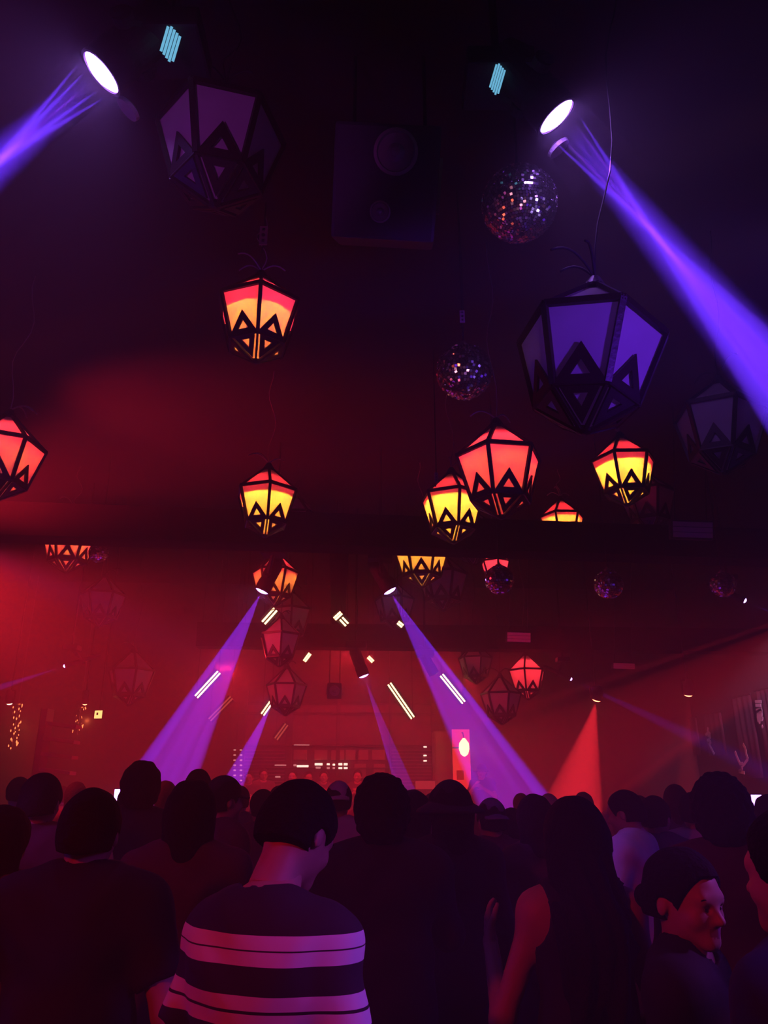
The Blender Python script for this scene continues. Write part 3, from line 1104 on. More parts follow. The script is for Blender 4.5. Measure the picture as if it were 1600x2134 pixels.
def surf_net(f, lo, hi, h):
    """naive surface nets of f(P) = 0 on a grid"""
    lo, hi = np.asarray(lo, float), np.asarray(hi, float)
    n = np.maximum(3, np.ceil((hi - lo) / h).astype(int) + 1)
    ax = [lo[i] + h * np.arange(n[i]) for i in range(3)]
    X, Y, Z = np.meshgrid(*ax, indexing='ij')
    G = f(np.stack([X.ravel(), Y.ravel(), Z.ravel()], 1)).reshape(n)
    m = n - 1
    inside = G < 0
    cor = [(i, j, k) for i in (0, 1) for j in (0, 1) for k in (0, 1)]
    cnt = sum(inside[i:i + m[0], j:j + m[1], k:k + m[2]].astype(np.int8) for i, j, k in cor)
    act = (cnt > 0) & (cnt < 8)
    I = np.argwhere(act)
    if len(I) == 0:
        return np.zeros((0, 3)), []
    idx = -np.ones(tuple(m), dtype=np.int64)
    idx[tuple(I.T)] = np.arange(len(I))
    acc, num = np.zeros((len(I), 3)), np.zeros(len(I))
    for a in range(8):
        for b in range(a + 1, 8):
            ca, cb = np.array(cor[a]), np.array(cor[b])
            if np.abs(ca - cb).sum() != 1:
                continue
            va, vb = G[tuple((I + ca).T)], G[tuple((I + cb).T)]
            s = (va < 0) != (vb < 0)
            t = np.where(s, va / np.where(s, va - vb, 1), 0)
            acc += np.where(s[:, None], ca + (cb - ca) * t[:, None], 0)
            num += s
    verts = lo + (I + acc / num[:, None]) * h
    faces = []
    for axis in range(3):
        u, v = (axis + 1) % 3, (axis + 2) % 3
        sl0, sl1 = [slice(None)] * 3, [slice(None)] * 3
        sl0[axis], sl1[axis] = slice(0, -1), slice(1, None)
        e = inside[tuple(sl0)] != inside[tuple(sl1)]
        E = np.argwhere(e)
        E = E[(E[:, u] > 0) & (E[:, v] > 0) & (E[:, u] < m[u]) & (E[:, v] < m[v])]
        if not len(E):
            continue
        up = inside[tuple(E.T)]
        du, dv = np.zeros(3, int), np.zeros(3, int)
        du[u], dv[v] = 1, 1
        q = [idx[tuple((E - du - dv).T)], idx[tuple((E - dv).T)], idx[tuple(E.T)], idx[tuple((E - du).T)]]
        Q = np.stack(q, 1)
        Q[~up] = Q[~up][:, ::-1]
        faces.append(Q[(Q >= 0).all(1)])
    return verts, np.concatenate(faces)


def np_mesh(name, chunks, mats):
    """chunks: (verts, faces, material index)"""
    me = bpy.data.meshes.new(name)
    V, Fc, MI, o = [], [], [], 0
    for v, f, mi in chunks:
        if len(v) == 0:
            continue
        V.append(v)
        Fc.append(f + o)
        MI.append(np.full(len(f), mi))
        o += len(v)
    V, Fc, MI = np.concatenate(V), np.concatenate(Fc), np.concatenate(MI)
    me.vertices.add(len(V))
    me.vertices.foreach_set('co', V.astype(np.float32).ravel())
    me.loops.add(len(Fc) * 4)
    me.loops.foreach_set('vertex_index', Fc.astype(np.int32).ravel())
    me.polygons.add(len(Fc))
    me.polygons.foreach_set('loop_start', np.arange(len(Fc), dtype=np.int32) * 4)
    me.polygons.foreach_set('material_index', MI.astype(np.int32))
    me.polygons.foreach_set('use_smooth', np.ones(len(Fc), dtype=bool))
    for m in mats:
        me.materials.append(m)
    me.update(calc_edges=True)
    me.validate()
    return me


SKIN = mat('skin', (.50, .27, .20), .55, noise=.15, scale=30)
SKIN2 = mat('skin_dark', (.28, .14, .10), .5, noise=.15, scale=30)
HAIRM = mat('dark_hair', (.014, .008, .008), .85, noise=.6, scale=60, bump=.5, spec=.15)
LIPM = mat('lips', (.30, .07, .08), .4)
EYEW = mat('eye_white', (.75, .72, .72), .25)
EYED = mat('iris_dark', (.03, .015, .01), .15)
DENIM = mat('dark_trousers', (.03, .035, .06), .8, noise=.3, scale=25, bump=.1)
SHOE = mat('dark_shoe', (.03, .03, .03), .5)


def cloth(name, c):
    return mat(name, c, .85, noise=.25, scale=14, bump=.12)


def striped(name, light, dark):
    m = bpy.data.materials.new(name)
    m.use_nodes = True
    nt = m.node_tree
    b = nt.nodes['Principled BSDF']
    b.inputs['Roughness'].default_value = .85
    tc = nt.nodes.new('ShaderNodeTexCoord')
    sp = nt.nodes.new('ShaderNodeSeparateXYZ')
    nt.links.new(tc.outputs['Object'], sp.inputs[0])
    cr = nt.nodes.new('ShaderNodeValToRGB')
    cr.color_ramp.interpolation = 'CONSTANT'
    mp = nt.nodes.new('ShaderNodeMapRange')
    mp.inputs['From Min'].default_value = .80
    mp.inputs['From Max'].default_value = 1.60
    nt.links.new(sp.outputs['Z'], mp.inputs['Value'])
    nt.links.new(mp.outputs[0], cr.inputs[0])
    els = []
    # bands from hem to collar: (height of the start, light?)
    for z, l in STRIPES:
        els.append(((z + .052 - .80) / .80, l))
    r = cr.color_ramp
    while len(r.elements) > 1:
        r.elements.remove(r.elements[-1])
    r.elements[0].position = 0
    r.elements[0].color = (*dark, 1)
    for pz, l in els:
        e = r.elements.new(pz)
        e.color = (*(light if l else dark), 1)
    nt.links.new(cr.outputs[0], b.inputs['Base Color'])
    return m


STRIPES = [(.87, 1), (.93, 0), (.985, 1), (1.045, 0), (1.10, 1), (1.13, 0), (1.136, 1), (1.162, 0), (1.218, 1), (1.247, 0), (1.2525, 1), (1.28, 0), (1.336, 1), (1.364, 0), (1.3695, 1), (1.398, 0)]


def rotm(axis, deg):
    return np.array(Matrix.Rotation(math.radians(deg), 3, axis))


def hand(P, w, d, n, th, curl=.5):
    """palm, five fingers and thumb from wrist w along d, palm facing n, thumb on side th"""
    d, n = d / np.linalg.norm(d), n - d * (n @ d)
    n = n / (np.linalg.norm(n) + 1e-9)
    s = np.cross(d, n)
    if s @ th < 0:
        s = -s
    palm = []
    L = [.082, .088, .083, .072]
    fl = [.070, .078, .072, .056]
    fingers = []
    for i in range(4):
        o = (1.5 - i) * .0195
        k = w + d * L[i] + s * o
        palm.append(cone_d(P, w + s * o * .7 + d * .01, k, .015, .012))
        c1 = curl * (.5 + .12 * i)
        d1 = d * math.cos(c1) + n * math.sin(c1)
        d2 = d * math.cos(c1 * 2.1) + n * math.sin(c1 * 2.1)
        d3 = d * math.cos(c1 * 2.9) + n * math.sin(c1 * 2.9)
        k1 = k + d1 * fl[i] * .45
        k2 = k1 + d2 * fl[i] * .32
        k3 = k2 + d3 * fl[i] * .25
        f = np.minimum(np.minimum(cone_d(P, k, k1, .0098, .0090), cone_d(P, k1, k2, .0088, .0082)), cone_d(P, k2, k3, .0080, .0068))
        fingers.append(f)
    t0 = w + s * .022 + d * .022
    t1 = t0 + (d * .55 + s * .75 + n * .25) * .040
    t2 = t1 + (d * .85 + s * .35 + n * .35) * .034
    t3 = t2 + (d * .95 + s * .05 + n * .4) * .022
    thb = np.minimum(np.minimum(cone_d(P, t0, t1, .0145, .0115), cone_d(P, t1, t2, .011, .0095)), cone_d(P, t2, t3, .0095, .0075))
    pd = smin(fold(palm, .012), cone_d(P, w - d * .05, w, .026, .024), .02)
    fd = fingers[0]
    for f in fingers[1:]:
        fd = np.minimum(fd, f)
    return smin(smin(pd, fd, .006), thb, .008)


def person(label, px, top_py, t, face=0, height=1.72, hair='short', shirt=None, skin=SKIN, sleeve='short', head_pitch=0, head_yaw=0, lean=0,
           armL=None, armR=None, vox=.016, hvox=.008, build=1.0, hat=None, group='people on the dance floor', hands=True, trousers=DENIM,
           dress=False, beard=False, glasses=False, place=None, seed=0, female=False, floor_z=0.0, hairm=None, neck_up=0.0):
    """px, top_py: where the crown of the head shows; t: metres deep. face: 0 looks away from the camera, 90 to the left, -90 to the right"""
    top = at(px, top_py, t=t)
    H = (top.z - floor_z) if height is None else height
    S_ = H / 1.745
    rr = np.random.default_rng(seed + 11)
    shirt = shirt or cloth('black_cotton', (.012, .010, .012))
    hairm = hairm or HAIRM
    fw = .88 if female else 1.0
    hp = V3(0, -.005 + lean * .05, 1.50 + neck_up)                   # base of the neck
    Rh = rotm('Z', head_yaw) @ rotm('X', -head_pitch)

    def hd(x, y, z):                                       # head space (origin at the neck pivot) to body space
        return hp + Rh @ V3(x, y, z)
    # ---- joints
    sh = {s: V3(s * .162 * build * fw, -.005 + lean * .04, 1.425) for s in (-1, 1)}
    default = {s: (V3(s * .222 * build * fw, -.03, 1.14), V3(s * .225 * build * fw, .07, .90)) for s in (-1, 1)}
    arms = {}
    for s, a in ((-1, armL), (1, armR)):
        arms[s] = default[s] if a is None else (V3(*a[0]), V3(*a[1]))
    # ---- parts of the field
    def torso(P):
        d = [cone_d(P, (0, 0, 1.34), (0, 0, 1.12), .150 * build * fw, .128 * build * fw, .68),
             cone_d(P, (-.06 * build, 0, 1.38), (.06 * build, 0, 1.38), .11 * build * fw, .11 * build * fw, .8),
             cone_d(P, (0, 0, 1.12), (0, -.005, .95), .126 * build * fw, .150 * (1.02 if female else build), .74)]
        for s in (-1, 1):
            d.append(cone_d(P, (s * .03, -.01, 1.475), sh[s], .050, .062 * build))
            if female:
                d.append(ell_d(P, (s * .065, .095, 1.27), (.062, .06, .065)))
            else:
                d.append(ell_d(P, (s * .07, .065, 1.31), (.085, .055, .075)))
        return fold(d, .06)

    def uparm(P, s, g=0.0):
        e = arms[s][0]
        return cone_d(P, sh[s], e, .052 * build * fw + g, .040 * build * fw + g)

    def limb_arm(P, s):
        e, w = arms[s]
        return smin(uparm(P, s), cone_d(P, e, w, .040 * build * fw, .026), .03)

    hipx = .085
    kn = {s: (s * .10, .015, .50) for s in (-1, 1)}
    an = {s: (s * .115, -.01, .09) for s in (-1, 1)}

    def legs(P, g=0.0):
        d = []
        for s in (-1, 1):
            l = smin(cone_d(P, (s * hipx, 0, .90), kn[s], .086 + g, .056 + g), cone_d(P, kn[s], an[s], .056 + g, .038 + g * 1.6), .03)
            d.append(l)
        return np.minimum(d[0], d[1])

    def feet(P, g=0.0):
        d = [smin(cone_d(P, (s * .115, -.03, .042), (s * .13, .15, .034), .042 + g, .032 + g), ell_d(P, (s * .135, .17, .03), (.045, .06, .03)), .03) for s in (-1, 1)]
        return np.minimum(d[0], d[1])

    def neck(P):
        return cone_d(P, V3(0, -.01 + lean * .02, 1.44), hd(0, .0, .07), .058 * fw, .052 * fw)

    def body(P):
        d = fold([torso(P), legs(P), neck(P)], .05)
        for s in (-1, 1):
            d = smin(d, limb_arm(P, s), .035)
        return smin(d, feet(P), .02)

    Q0 = lambda P: (P - hp) @ Rh                             # to head space

    def head(P):
        q = Q0(P)
        d = ell_d(q, (0, .012, .143), (.080, .099, .098))
        d = smin(d, ell_d(q, (0, .045, .075), (.056 * (1 if female else 1.06), .060, .062)), .045)
        d = smin(d, cone_d(q, (-.006, .090, .032), (.006, .090, .032), .021, .021), .03)          # chin
        d = smin(d, cone_d(q, (-.035, .092, .142), (.035, .092, .142), .016, .016), .018)  # brow
        for s in (-1, 1):
            d = np.maximum(d, -ell_d(q, (s * .032, .110, .118), (.017, .018, .012)) * 1.0 + .0) if hvox < .012 else d
            d = smin(d, ell_d(q, (s * .042, .076, .092), (.022, .022, .022)), .02)       # cheek
            d = smin(d, ell_d(q, (s * .032, .088, .119), (.0145, .0145, .0105)), .006)        # lids
            ear = ell_d(q, (s * .083, -.002, .110), (.009, .017, .026))
            d = smin(d, ear, .01)
        nose = smin(cone_d(q, (0, .100, .128), (0, .124, .092), .008, .0125), cone_d(q, (-.011, .110, .086), (.011, .110, .086), .0075, .0075), .01)
        d = smin(d, nose, .012)
        mouth = smin(ell_d(q, (0, .088, .062), (.030, .018, .020)), cone_d(q, (0, .104, .065), (0, .103, .055), .0065, .0075), .012)
        d = smin(d, mouth, .006)
        d = smin(d, cone_d(q, (0, -.005, .07), (0, -.01, -.03), .056 * fw, .058 * fw), .03)
        return np.maximum(d, -(q[:, 2] + .035))

    gx = lambda b: b
    allp = [arms[s][i] for s in (-1, 1) for i in (0, 1)]
    ext = np.array(allp)
    lo = np.minimum([-.30 * max(1, build), -.24, -.02], ext.min(0) - .08)
    hi = np.maximum([.30 * max(1, build), .26, 1.60], ext.max(0) + .08)
    chunks = []

    def bodycut(P):
        q = Q0(P)
        return np.maximum(body(P), q[:, 2] - .03)
    bv, bf = surf_net(bodycut, lo, hi, vox)
    chunks.append((bv, bf, 0))
    hc = hp + Rh @ V3(0, .02, .11)
    hv, hf = surf_net(head, hc - .19, hc + .19, hvox)
    qv = (hv - hp) @ Rh
    fc = qv[hf].mean(1)
    lips = (np.abs(fc[:, 0]) < .024) & (fc[:, 1] > .094) & (np.abs(fc[:, 2] - .0595) < .0105)
    chunks.append((hv, hf[~lips], 0))
    chunks.append((hv, hf[lips], 1))
    if hands:
        for s in (-1, 1):
            e, w = arms[s]
            d = (w - e) / np.linalg.norm(w - e)
            n = V3(-s, 0, 0) if abs(d[0]) < .8 else V3(0, 0, -1)
            th = V3(0, 1, 0) if abs(d[1]) < .7 else V3(0, 0, 1)
            hl, hh = w - .06 + d * .07, w + .06 + d * .10
            hl, hh = np.minimum(w - .05, w + d * .17 - .06), np.maximum(w + .05, w + d * .17 + .06)
            v, f = surf_net(lambda P: hand(P, w, d, n, th, .45), hl, hh, .0055)
            chunks.append((v, f, 0))
    # ---- root
    yaw0 = math.atan2(-(top.x - CAM.x), (top.y - CAM.y))
    crown = hp + Rh @ V3(0, .01, .245)
    fr = math.radians(face) + yaw0
    cz = Matrix.Rotation(fr, 3, 'Z') @ Vector(crown * S_)
    if height is None:
        S_ = (top.z - floor_z) / crown[2]
        cz = Matrix.Rotation(fr, 3, 'Z') @ Vector(crown * S_)
    loc = Vector((top.x - cz.x, top.y - cz.y, floor_z))
    root = thing('person', label, 'person', loc, (0, 0, fr), group, S_)

    def addp(name, ch, mats, **k):
        return put(name, np_mesh(name, ch, mats), root, **k)
    addp('body', chunks, [skin, LIPM])
    # eyes
    for s in (-1, 1):
        c = hd(s * .032, .0945, .1185)
        bm = new()
        bmesh.ops.create_uvsphere(bm, u_segments=12, v_segments=8, radius=.0085)
        put('eye', mesh_of(bm, 'eye', EYEW, True), root, Vector(c))
        bm = new()
        bmesh.ops.create_uvsphere(bm, u_segments=10, v_segments=6, radius=.0048)
        put('iris', mesh_of(bm, 'iris', EYED, True), root, Vector(c + Rh @ V3(0, .0052, -.0005)))
    if hvox <= .0065:
        for s in (-1, 1):
            bm = new()
            tube(bm, [Vector(hd(s * u, .107 - (u - .03) ** 2 * 9, .141 + .004 * math.sin((u - .012) * 70))) for u in np.linspace(.014, .052, 7)], [.0015, .003, .0034, .0034, .003, .0022, .001], 6)
            put('eyebrow', mesh_of(bm, 'eyebrow', hairm, True), root)
    # shirt
    g = .013
    hem = .86

    def wr(P):
        return .0035 * np.sin(P[:, 2] * 38 + 3 * np.sin(P[:, 0] * 14 + seed)) * np.sin(P[:, 1] * 21 + P[:, 0] * 9 + seed)

    def top_f(P):
        d = torso(P) - g
        waist = cone_d(P, (0, 0, 1.10), (0, 0, .90), .140 * build * fw, .158 * (1.0 if female else build), .74)
        d = smin(d, waist - (.0 if female else .006), .05)
        for s in (-1, 1):
            e, w = arms[s]
            if sleeve == 'none':
                continue
            u = (e - sh[s]) / np.linalg.norm(e - sh[s])
            if sleeve == 'short':
                sl = uparm(P, s, .019 if not female else .013)
                L = np.linalg.norm(e - sh[s]) * .72
                sl = np.maximum(sl, (P - sh[s]) @ u - L)
                inner = cone_d(P, sh[s], e, .040, .040)
            else:
                sl = smin(uparm(P, s, .014), cone_d(P, e, w, .040 * build * fw + .015, .026 + .014), .03)
                u2 = (w - e) / np.linalg.norm(w - e)
                sl = np.maximum(sl, (P - e) @ u2 - np.linalg.norm(w - e) * .97)
            d = smin(d, sl, .035)
        d = d + wr(P)
        d = np.maximum(d, hem - P[:, 2])
        nk = cone_d(P, (0, .03, 1.515), (0, .0, 1.60), .066, .066)
        d = np.maximum(d, -nk)
        if sleeve == 'none':
            for s in (-1, 1):
                d = np.maximum(d, -(ell_d(P, sh[s] + V3(s * .03, 0, .0), (.07, .12, .10))))
        return d
    sv, sf = surf_net(top_f, lo - .03, hi + .03, vox * .9)
    addp('dress' if dress else 'shirt', [(sv, sf, 0)], [shirt])
    if dress:
        def skf(P):
            zz = P[:, 2]
            r = .16 + (.95 - zz) * .16
            d = np.linalg.norm(np.stack([P[:, 0], P[:, 1] / .8], 1), axis=1) - r + .008 * np.sin(np.arctan2(P[:, 1], P[:, 0]) * 14)
            return np.maximum(np.maximum(d * .8, zz - .97), .50 - zz)
        v, f = surf_net(skf, (-.32, -.28, .45), (.32, .28, 1.0), .018)
        addp('skirt', [(v, f, 0)], [shirt])
    else:
        def tr(P):
            d = smin(legs(P, .012), cone_d(P, (0, 0, .98), (0, 0, .90), .135 * fw, .150 * fw, .74) - .008, .05)
            return np.maximum(np.maximum(d + wr(P), P[:, 2] - .97), .06 - P[:, 2])
        v, f = surf_net(tr, (-.30, -.2, .02), (.30, .2, 1.0), max(vox, .018))
        addp('trousers', [(v, f, 0)], [trousers])
    v, f = surf_net(lambda P: np.maximum(feet(P, .006), .002 - P[:, 2]), (-.24, -.12, -.01), (.24, .28, .12), .014)
    addp('shoes', [(v, f, 0)], [SHOE])
    # ---- hair
    if hair != 'bald':
        ph = rr.uniform(0, 6, 6)

        def hf_(P):
            q = Q0(P)
            thick = {'short': .012, 'fade': .008, 'curly': .030, 'long': .022, 'bun': .016, 'big': .040, 'medium': .024}[hair]
            d = ell_d(q, (0, .004, .147), (.084, .102, .100)) - thick * .9
            back = ell_d(q, (0, -.038, .10), (.070, .066, .075)) - thick * .8
            d = smin(d, back, .03)
            amp = {'short': .0025, 'fade': .001, 'curly': .010, 'long': .003, 'bun': .003, 'big': .008, 'medium': .005}[hair]
            fr_ = {'curly': 95, 'big': 70}.get(hair, 55)
            d = d + amp * np.sin(q[:, 0] * fr_ + ph[0]) * np.sin(q[:, 1] * fr_ + ph[1]) * np.sin(q[:, 2] * fr_ * .9 + ph[2])
            # open the face and the nape
            faceplane = q[:, 1] - (.050 + (q[:, 2] - .12) * .55)
            fcut = np.maximum(faceplane, q[:, 2] - .208 - 0 * q[:, 0])
            d = np.maximum(d, -np.maximum(-(-fcut), -9) * -1) if False else np.maximum(d, np.minimum(faceplane, 1.0) * .8 - np.where(q[:, 2] > .20, .06, 0))
            d = np.maximum(d, (.062 + .15 * np.abs(q[:, 0]) if hair in ('short', 'fade', 'bun') else .02) - q[:, 2] - .0)
            if hair in ('short', 'fade', 'bun'):          # clear the ears
                for s in (-1, 1):
                    d = np.maximum(d, -ell_d(q, (s * .085, .012, .098), (.026, .034, .040)))
            if hair == 'long':
                for s in (-1, 1):
                    d = smin(d, cone_d(q, (s * .070, -.02, .13), (s * .085, -.045, -.10), .034, .040), .03)
                d = smin(d, cone_d(q, (0, -.065, .13), (0, -.115, -.14), .070, .082, .72), .05)
                d = smin(d, cone_d(q, (-.05, -.10, -.10), (-.055, -.12, -.33), .060, .040), .04)
                d = smin(d, cone_d(q, (.05, -.10, -.10), (.055, -.12, -.33), .060, .040), .04)
                st = .006 * np.sin(q[:, 0] * 110 + 4 * np.sin(q[:, 2] * 9)) * (q[:, 2] < .1)
                d = d + st
            if hair == 'medium':
                for s in (-1, 1):
                    d = smin(d, cone_d(q, (s * .070, -.02, .13), (s * .075, -.02, .02), .030, .028), .03)
                d = smin(d, cone_d(q, (0, -.06, .13), (0, -.07, -.01), .065, .055, .8), .04)
            if hair == 'bun':
                d = smin(d, ell_d(q, (0, -.122, .105), (.036, .036, .036)), .02)
            return d
        lowz = -.42 if hair == 'long' else -.06
        pts = [hp + Rh @ V3(x, y, z) for x in (-.16, .16) for y in (-.21, .15) for z in (lowz, .29)]
        v, f = surf_net(hf_, np.min(pts, 0), np.max(pts, 0), hvox)
        addp('hair', [(v, f, 0)], [hairm])
    if beard:
        def bf_(P):
            q = Q0(P)
            d = ell_d(q, (0, .048, .066), (.064, .066, .058))
            return np.maximum(np.maximum(d, q[:, 2] - .085 + .2 * np.abs(q[:, 1] - .06)), -(q[:, 1] - .0))
        v, f = surf_net(bf_, hc - .17, hc + .17, hvox)
        addp('beard', [(v, f, 0)], [hairm])
    if glasses:
        bm = new()
        for s in (-1, 1):
            tube(bm, [Vector(hd(s * .034 + .021 * math.cos(a), .122, .118 + .017 * math.sin(a))) for a in np.linspace(0, 2 * PI, 13)], .0022, 5, False)
            tube(bm, [Vector(hd(s * .055, .120, .120)), Vector(hd(s * .080, .01, .122))], .002, 5)
        tube(bm, [Vector(hd(-.014, .123, .120)), Vector(hd(.014, .123, .120))], .002, 5)
        put('glasses', mesh_of(bm, 'glasses', M_BLACK, True), root)
    if hat:
        kind, hm_ = hat

        def hatf(P):
            q = Q0(P)
            if kind == 'bucket':
                cr_ = np.maximum(ell_d(q, (0, .004, .15), (.098, .118, .125)), .165 - q[:, 2])
                rr_ = np.linalg.norm(q[:, :2] - [0, .004], axis=1)
                br = np.maximum(np.abs(q[:, 2] - .165 + (rr_ - .1) * .55) - .009, rr_ - .160)
                return smin(cr_, br, .012)
            cr_ = np.maximum(ell_d(q, (0, .002, .155), (.088, .110, .108)), .150 - q[:, 2])
            sgn = -1 if kind == 'backcap' else 1
            yy = (q[:, 1] - .0) * sgn
            rad_ = np.linalg.norm(np.stack([q[:, 0] / 1.0, (yy - .09)], 1), axis=1) - .078
            br = np.maximum(np.maximum(np.abs(q[:, 2] - .158 + (yy - .09) * .22 + q[:, 0] ** 2 * 3) - .006, rad_), .05 - yy)
            return smin(cr_, br, .010)
        pts = [hp + Rh @ V3(x, y, z) for x in (-.18, .18) for y in (-.2, .2) for z in (.06, .29)]
        v, f = surf_net(hatf, np.min(pts, 0), np.max(pts, 0), hvox)
        addp('hat', [(v, f, 0)], [hm_])
    root['hp'] = 0
    del root['hp']
    return root, S_, hd, arms


def clone(src, label, px, top_py, t, face=0, floor_z=0.0, height=1.70, shirt=None):
    """another dancer: a copy of the whole figure with its own place, size and shirt"""
    root0, S0, hd0, _ = src
    top = at(px, top_py, t=t)
    H = (top.z - floor_z) if height is None else height
    crown = hd0(0, .01, .245)
    S_ = H / crown[2]
    yaw0 = math.atan2(-(top.x - CAM.x), (top.y - CAM.y))
    fr = math.radians(face) + yaw0
    cz = Matrix.Rotation(fr, 3, 'Z') @ Vector(crown * S_)
    r = root0.copy()
    COL.objects.link(r)
    r.location = (top.x - cz.x, top.y - cz.y, floor_z)
    r.rotation_euler = (0, 0, fr)
    r.scale = (S_,) * 3
    r['label'] = label
    for ch in list(root0.children):
        c = ch.copy()
        if shirt and c.name.startswith('shirt'):
            c.data = ch.data.copy()
            c.data.materials[0] = shirt
        COL.objects.link(c)
        c.parent = r
    return r


BLACKT = cloth('black_cotton', (.012, .010, .012))
MAROON = cloth('maroon_cotton', (.09, .02, .03))
GREY = cloth('grey_cotton', (.12, .10, .11))
NAVY = cloth('navy_cotton', (.02, .03, .09))
WHITE = cloth('white_cotton', (.80, .78, .80))
PINKISH = cloth('pale_pink_cotton', (.5, .35, .4))
STR = striped('striped_cotton', (.80, .76, .78), (.025, .016, .022))
ANY = None
# arm poses (elbow, wrist) in body space: x right, y front
FWD_R = ((.27, .10, 1.17), (.17, .34, 1.22))
FWD_L = ((-.27, .10, 1.17), (-.17, .34, 1.22))
PHONE_R = ((.26, .12, 1.20), (.12, .33, 1.42))
UP_R = ((.30, .10, 1.58), (.22, .16, 1.84))
UP_L = ((-.30, .10, 1.58), (-.22, .16, 1.84))
CLAP_R = ((.24, .12, 1.16), (.05, .28, 1.32))
CLAP_L = ((-.24, .12, 1.16), (-.05, .28, 1.32))

# ---------------------------------------------------------------- the front rows
person('man in a black and white striped tee seen from behind, head bowed', 652, 1648, 1.95, face=-32, height=None, hair='short', shirt=STR,
       head_pitch=30, lean=1.3, head_yaw=-6, neck_up=.045, vox=.011, hvox=.0055, build=.98, sleeve='short', seed=1,
       armL=((-.25, .0, 1.15), (-.16, .22, 1.04)), armR=((.24, .02, 1.15), (.17, .25, 1.05)))
person('big man in a black tee at the front left, broad back and bare forearm', 198, 1652, 2.3, face=-14, height=None, hair='short', shirt=BLACKT,
       vox=.013, hvox=.0065, build=1.15, seed=2, armL=((-.33, .02, 1.15), (-.30, .26, 1.2)), armR=((.30, -.06, 1.15), (.31, .10, .93)), head_pitch=4)
person('man with thick dark hair behind the front left pair, dark top', 402, 1636, 3.0, face=-8, height=None, hair='medium', shirt=MAROON, sleeve='long',
       vox=.014, hvox=.007, build=1.1, seed=3)
person('dark haired man with curly hair and dark top right of the striped man', 795, 1626, 2.85, face=4, height=None, hair='curly', shirt=BLACKT,
       vox=.013, hvox=.0065, build=1.12, seed=4, armR=PHONE_R, sleeve='long')
person('man in a bucket hat and dark top, centre right of the crowd', 936, 1638, 3.45, face=10, height=None, hair='medium', shirt=BLACKT, sleeve='long',
       vox=.014, hvox=.007, seed=5, head_yaw=12, hat=('bucket', cloth('black_hat', (.014, .012, .016))))
person('woman with long dark hair in a sleeveless black dress, bare arms bent', 1192, 1672, 2.35, face=16, height=None, hair='long', shirt=BLACKT,
       vox=.013, hvox=.0065, seed=6, female=True, sleeve='none', dress=True, armL=((-.26, .04, 1.12), (-.25, .24, 1.30)), armR=((.22, -.02, 1.13), (.16, .2, 1.05)))
person('dark haired woman close behind the long haired woman, to her left', 1112, 1664, 3.95, face=18, height=None, hair='medium', shirt=MAROON,
       vox=.015, hvox=.008, seed=7, female=True, sleeve='long')
person('man in a pale tee in left profile, lit violet, dark cropped hair', 1292, 1650, 4.35, face=68, height=None, hair='fade', shirt=WHITE,
       vox=.013, hvox=.0065, seed=8, head_yaw=0, head_pitch=10, armL=((-.27, .05, 1.15), (-.20, .30, 1.24)), armR=((.24, .04, 1.15), (.16, .25, 1.05)), trousers=GREY)
person('woman at the lower right with pulled back hair looking to the right, face lit violet', 1422, 1778, 1.9, face=-104, height=None, hair='bun',
       shirt=BLACKT, vox=.012, hvox=.005, seed=9, female=True, head_yaw=-24, head_pitch=6)
person('tall dark haired figure at the right, above the woman with pulled back hair', 1494, 1625, 2.75, face=8, height=None, hair='curly', shirt=cloth('deep_plum', (.07, .02, .05)),
       vox=.014, hvox=.007, seed=10, build=1.1, sleeve='long')
person('man cut by the right edge, cheek and neck lit magenta', 1650, 1690, 1.45, face=60, height=None, hair='short', shirt=NAVY,
       vox=.014, hvox=.007, seed=12)
person('person in a blue lit dark shirt behind the man in the pale tee', 1362, 1662, 4.6, face=-20, height=None, hair='short', shirt=NAVY,
       vox=.018, hvox=.009, seed=13)
person('dark figure cut by the left edge, upper arm bare', 12, 1690, 2.75, face=-30, height=None, hair='medium', shirt=cloth('wine_cotton', (.10, .02, .025)),
       vox=.016, hvox=.008, seed=14)
e1 = person('man with short dark hair left of the big man, violet lit forearm raised', 92, 1616, 3.6, face=-20, height=None, hair='short', shirt=MAROON,
            vox=.015, hvox=.008, seed=15, armR=((.34, .12, 1.20), (.26, .24, 1.44)))
person('tall man with flat topped hair standing left of centre', 297, 1598, 4.5, face=0, height=None, hair='big', shirt=BLACKT, vox=.016, hvox=.008, seed=16, sleeve='long')
c1 = person('man in a dark cap with a brim right of the flat topped head', 470, 1622, 4.3, face=-60, height=None, hair='short', shirt=MAROON, vox=.017, hvox=.009, seed=17,
            hat=('cap', cloth('black_hat', (.014, .012, .016))), sleeve='long')
c2 = person('short haired man deep in the crowd left of the striped man', 548, 1648, 5.3, face=8, height=None, hair='short', shirt=MAROON, vox=.018, hvox=.010, seed=18)
c3 = person('woman with shoulder length hair right of the curly man', 860, 1655, 3.9, face=-14, height=None, hair='medium', shirt=PINKISH, vox=.017, hvox=.009, seed=19, female=True)
person('person in a dark violet lit cap right of the bucket hat', 1022, 1668, 4.5, face=20, height=None, hair='short', shirt=cloth('deep_plum', (.07, .02, .05)), vox=.016, hvox=.008, seed=20,
       hat=('backcap', cloth('violet_cap', (.16, .12, .26))), armR=UP_R if False else PHONE_R)
person('bald man lit magenta in front of the red cone of light', 1142, 1652, 5.6, face=15, height=None, hair='bald', shirt=BLACKT, vox=.02, hvox=.010, seed=21)
person('person with a pale pink cap between the striped man and the curly man', 706, 1632, 5.2, face=0, height=None, hair='short', shirt=PINKISH, vox=.018, hvox=.009, seed=22,
       hat=('backcap', PINKISH))
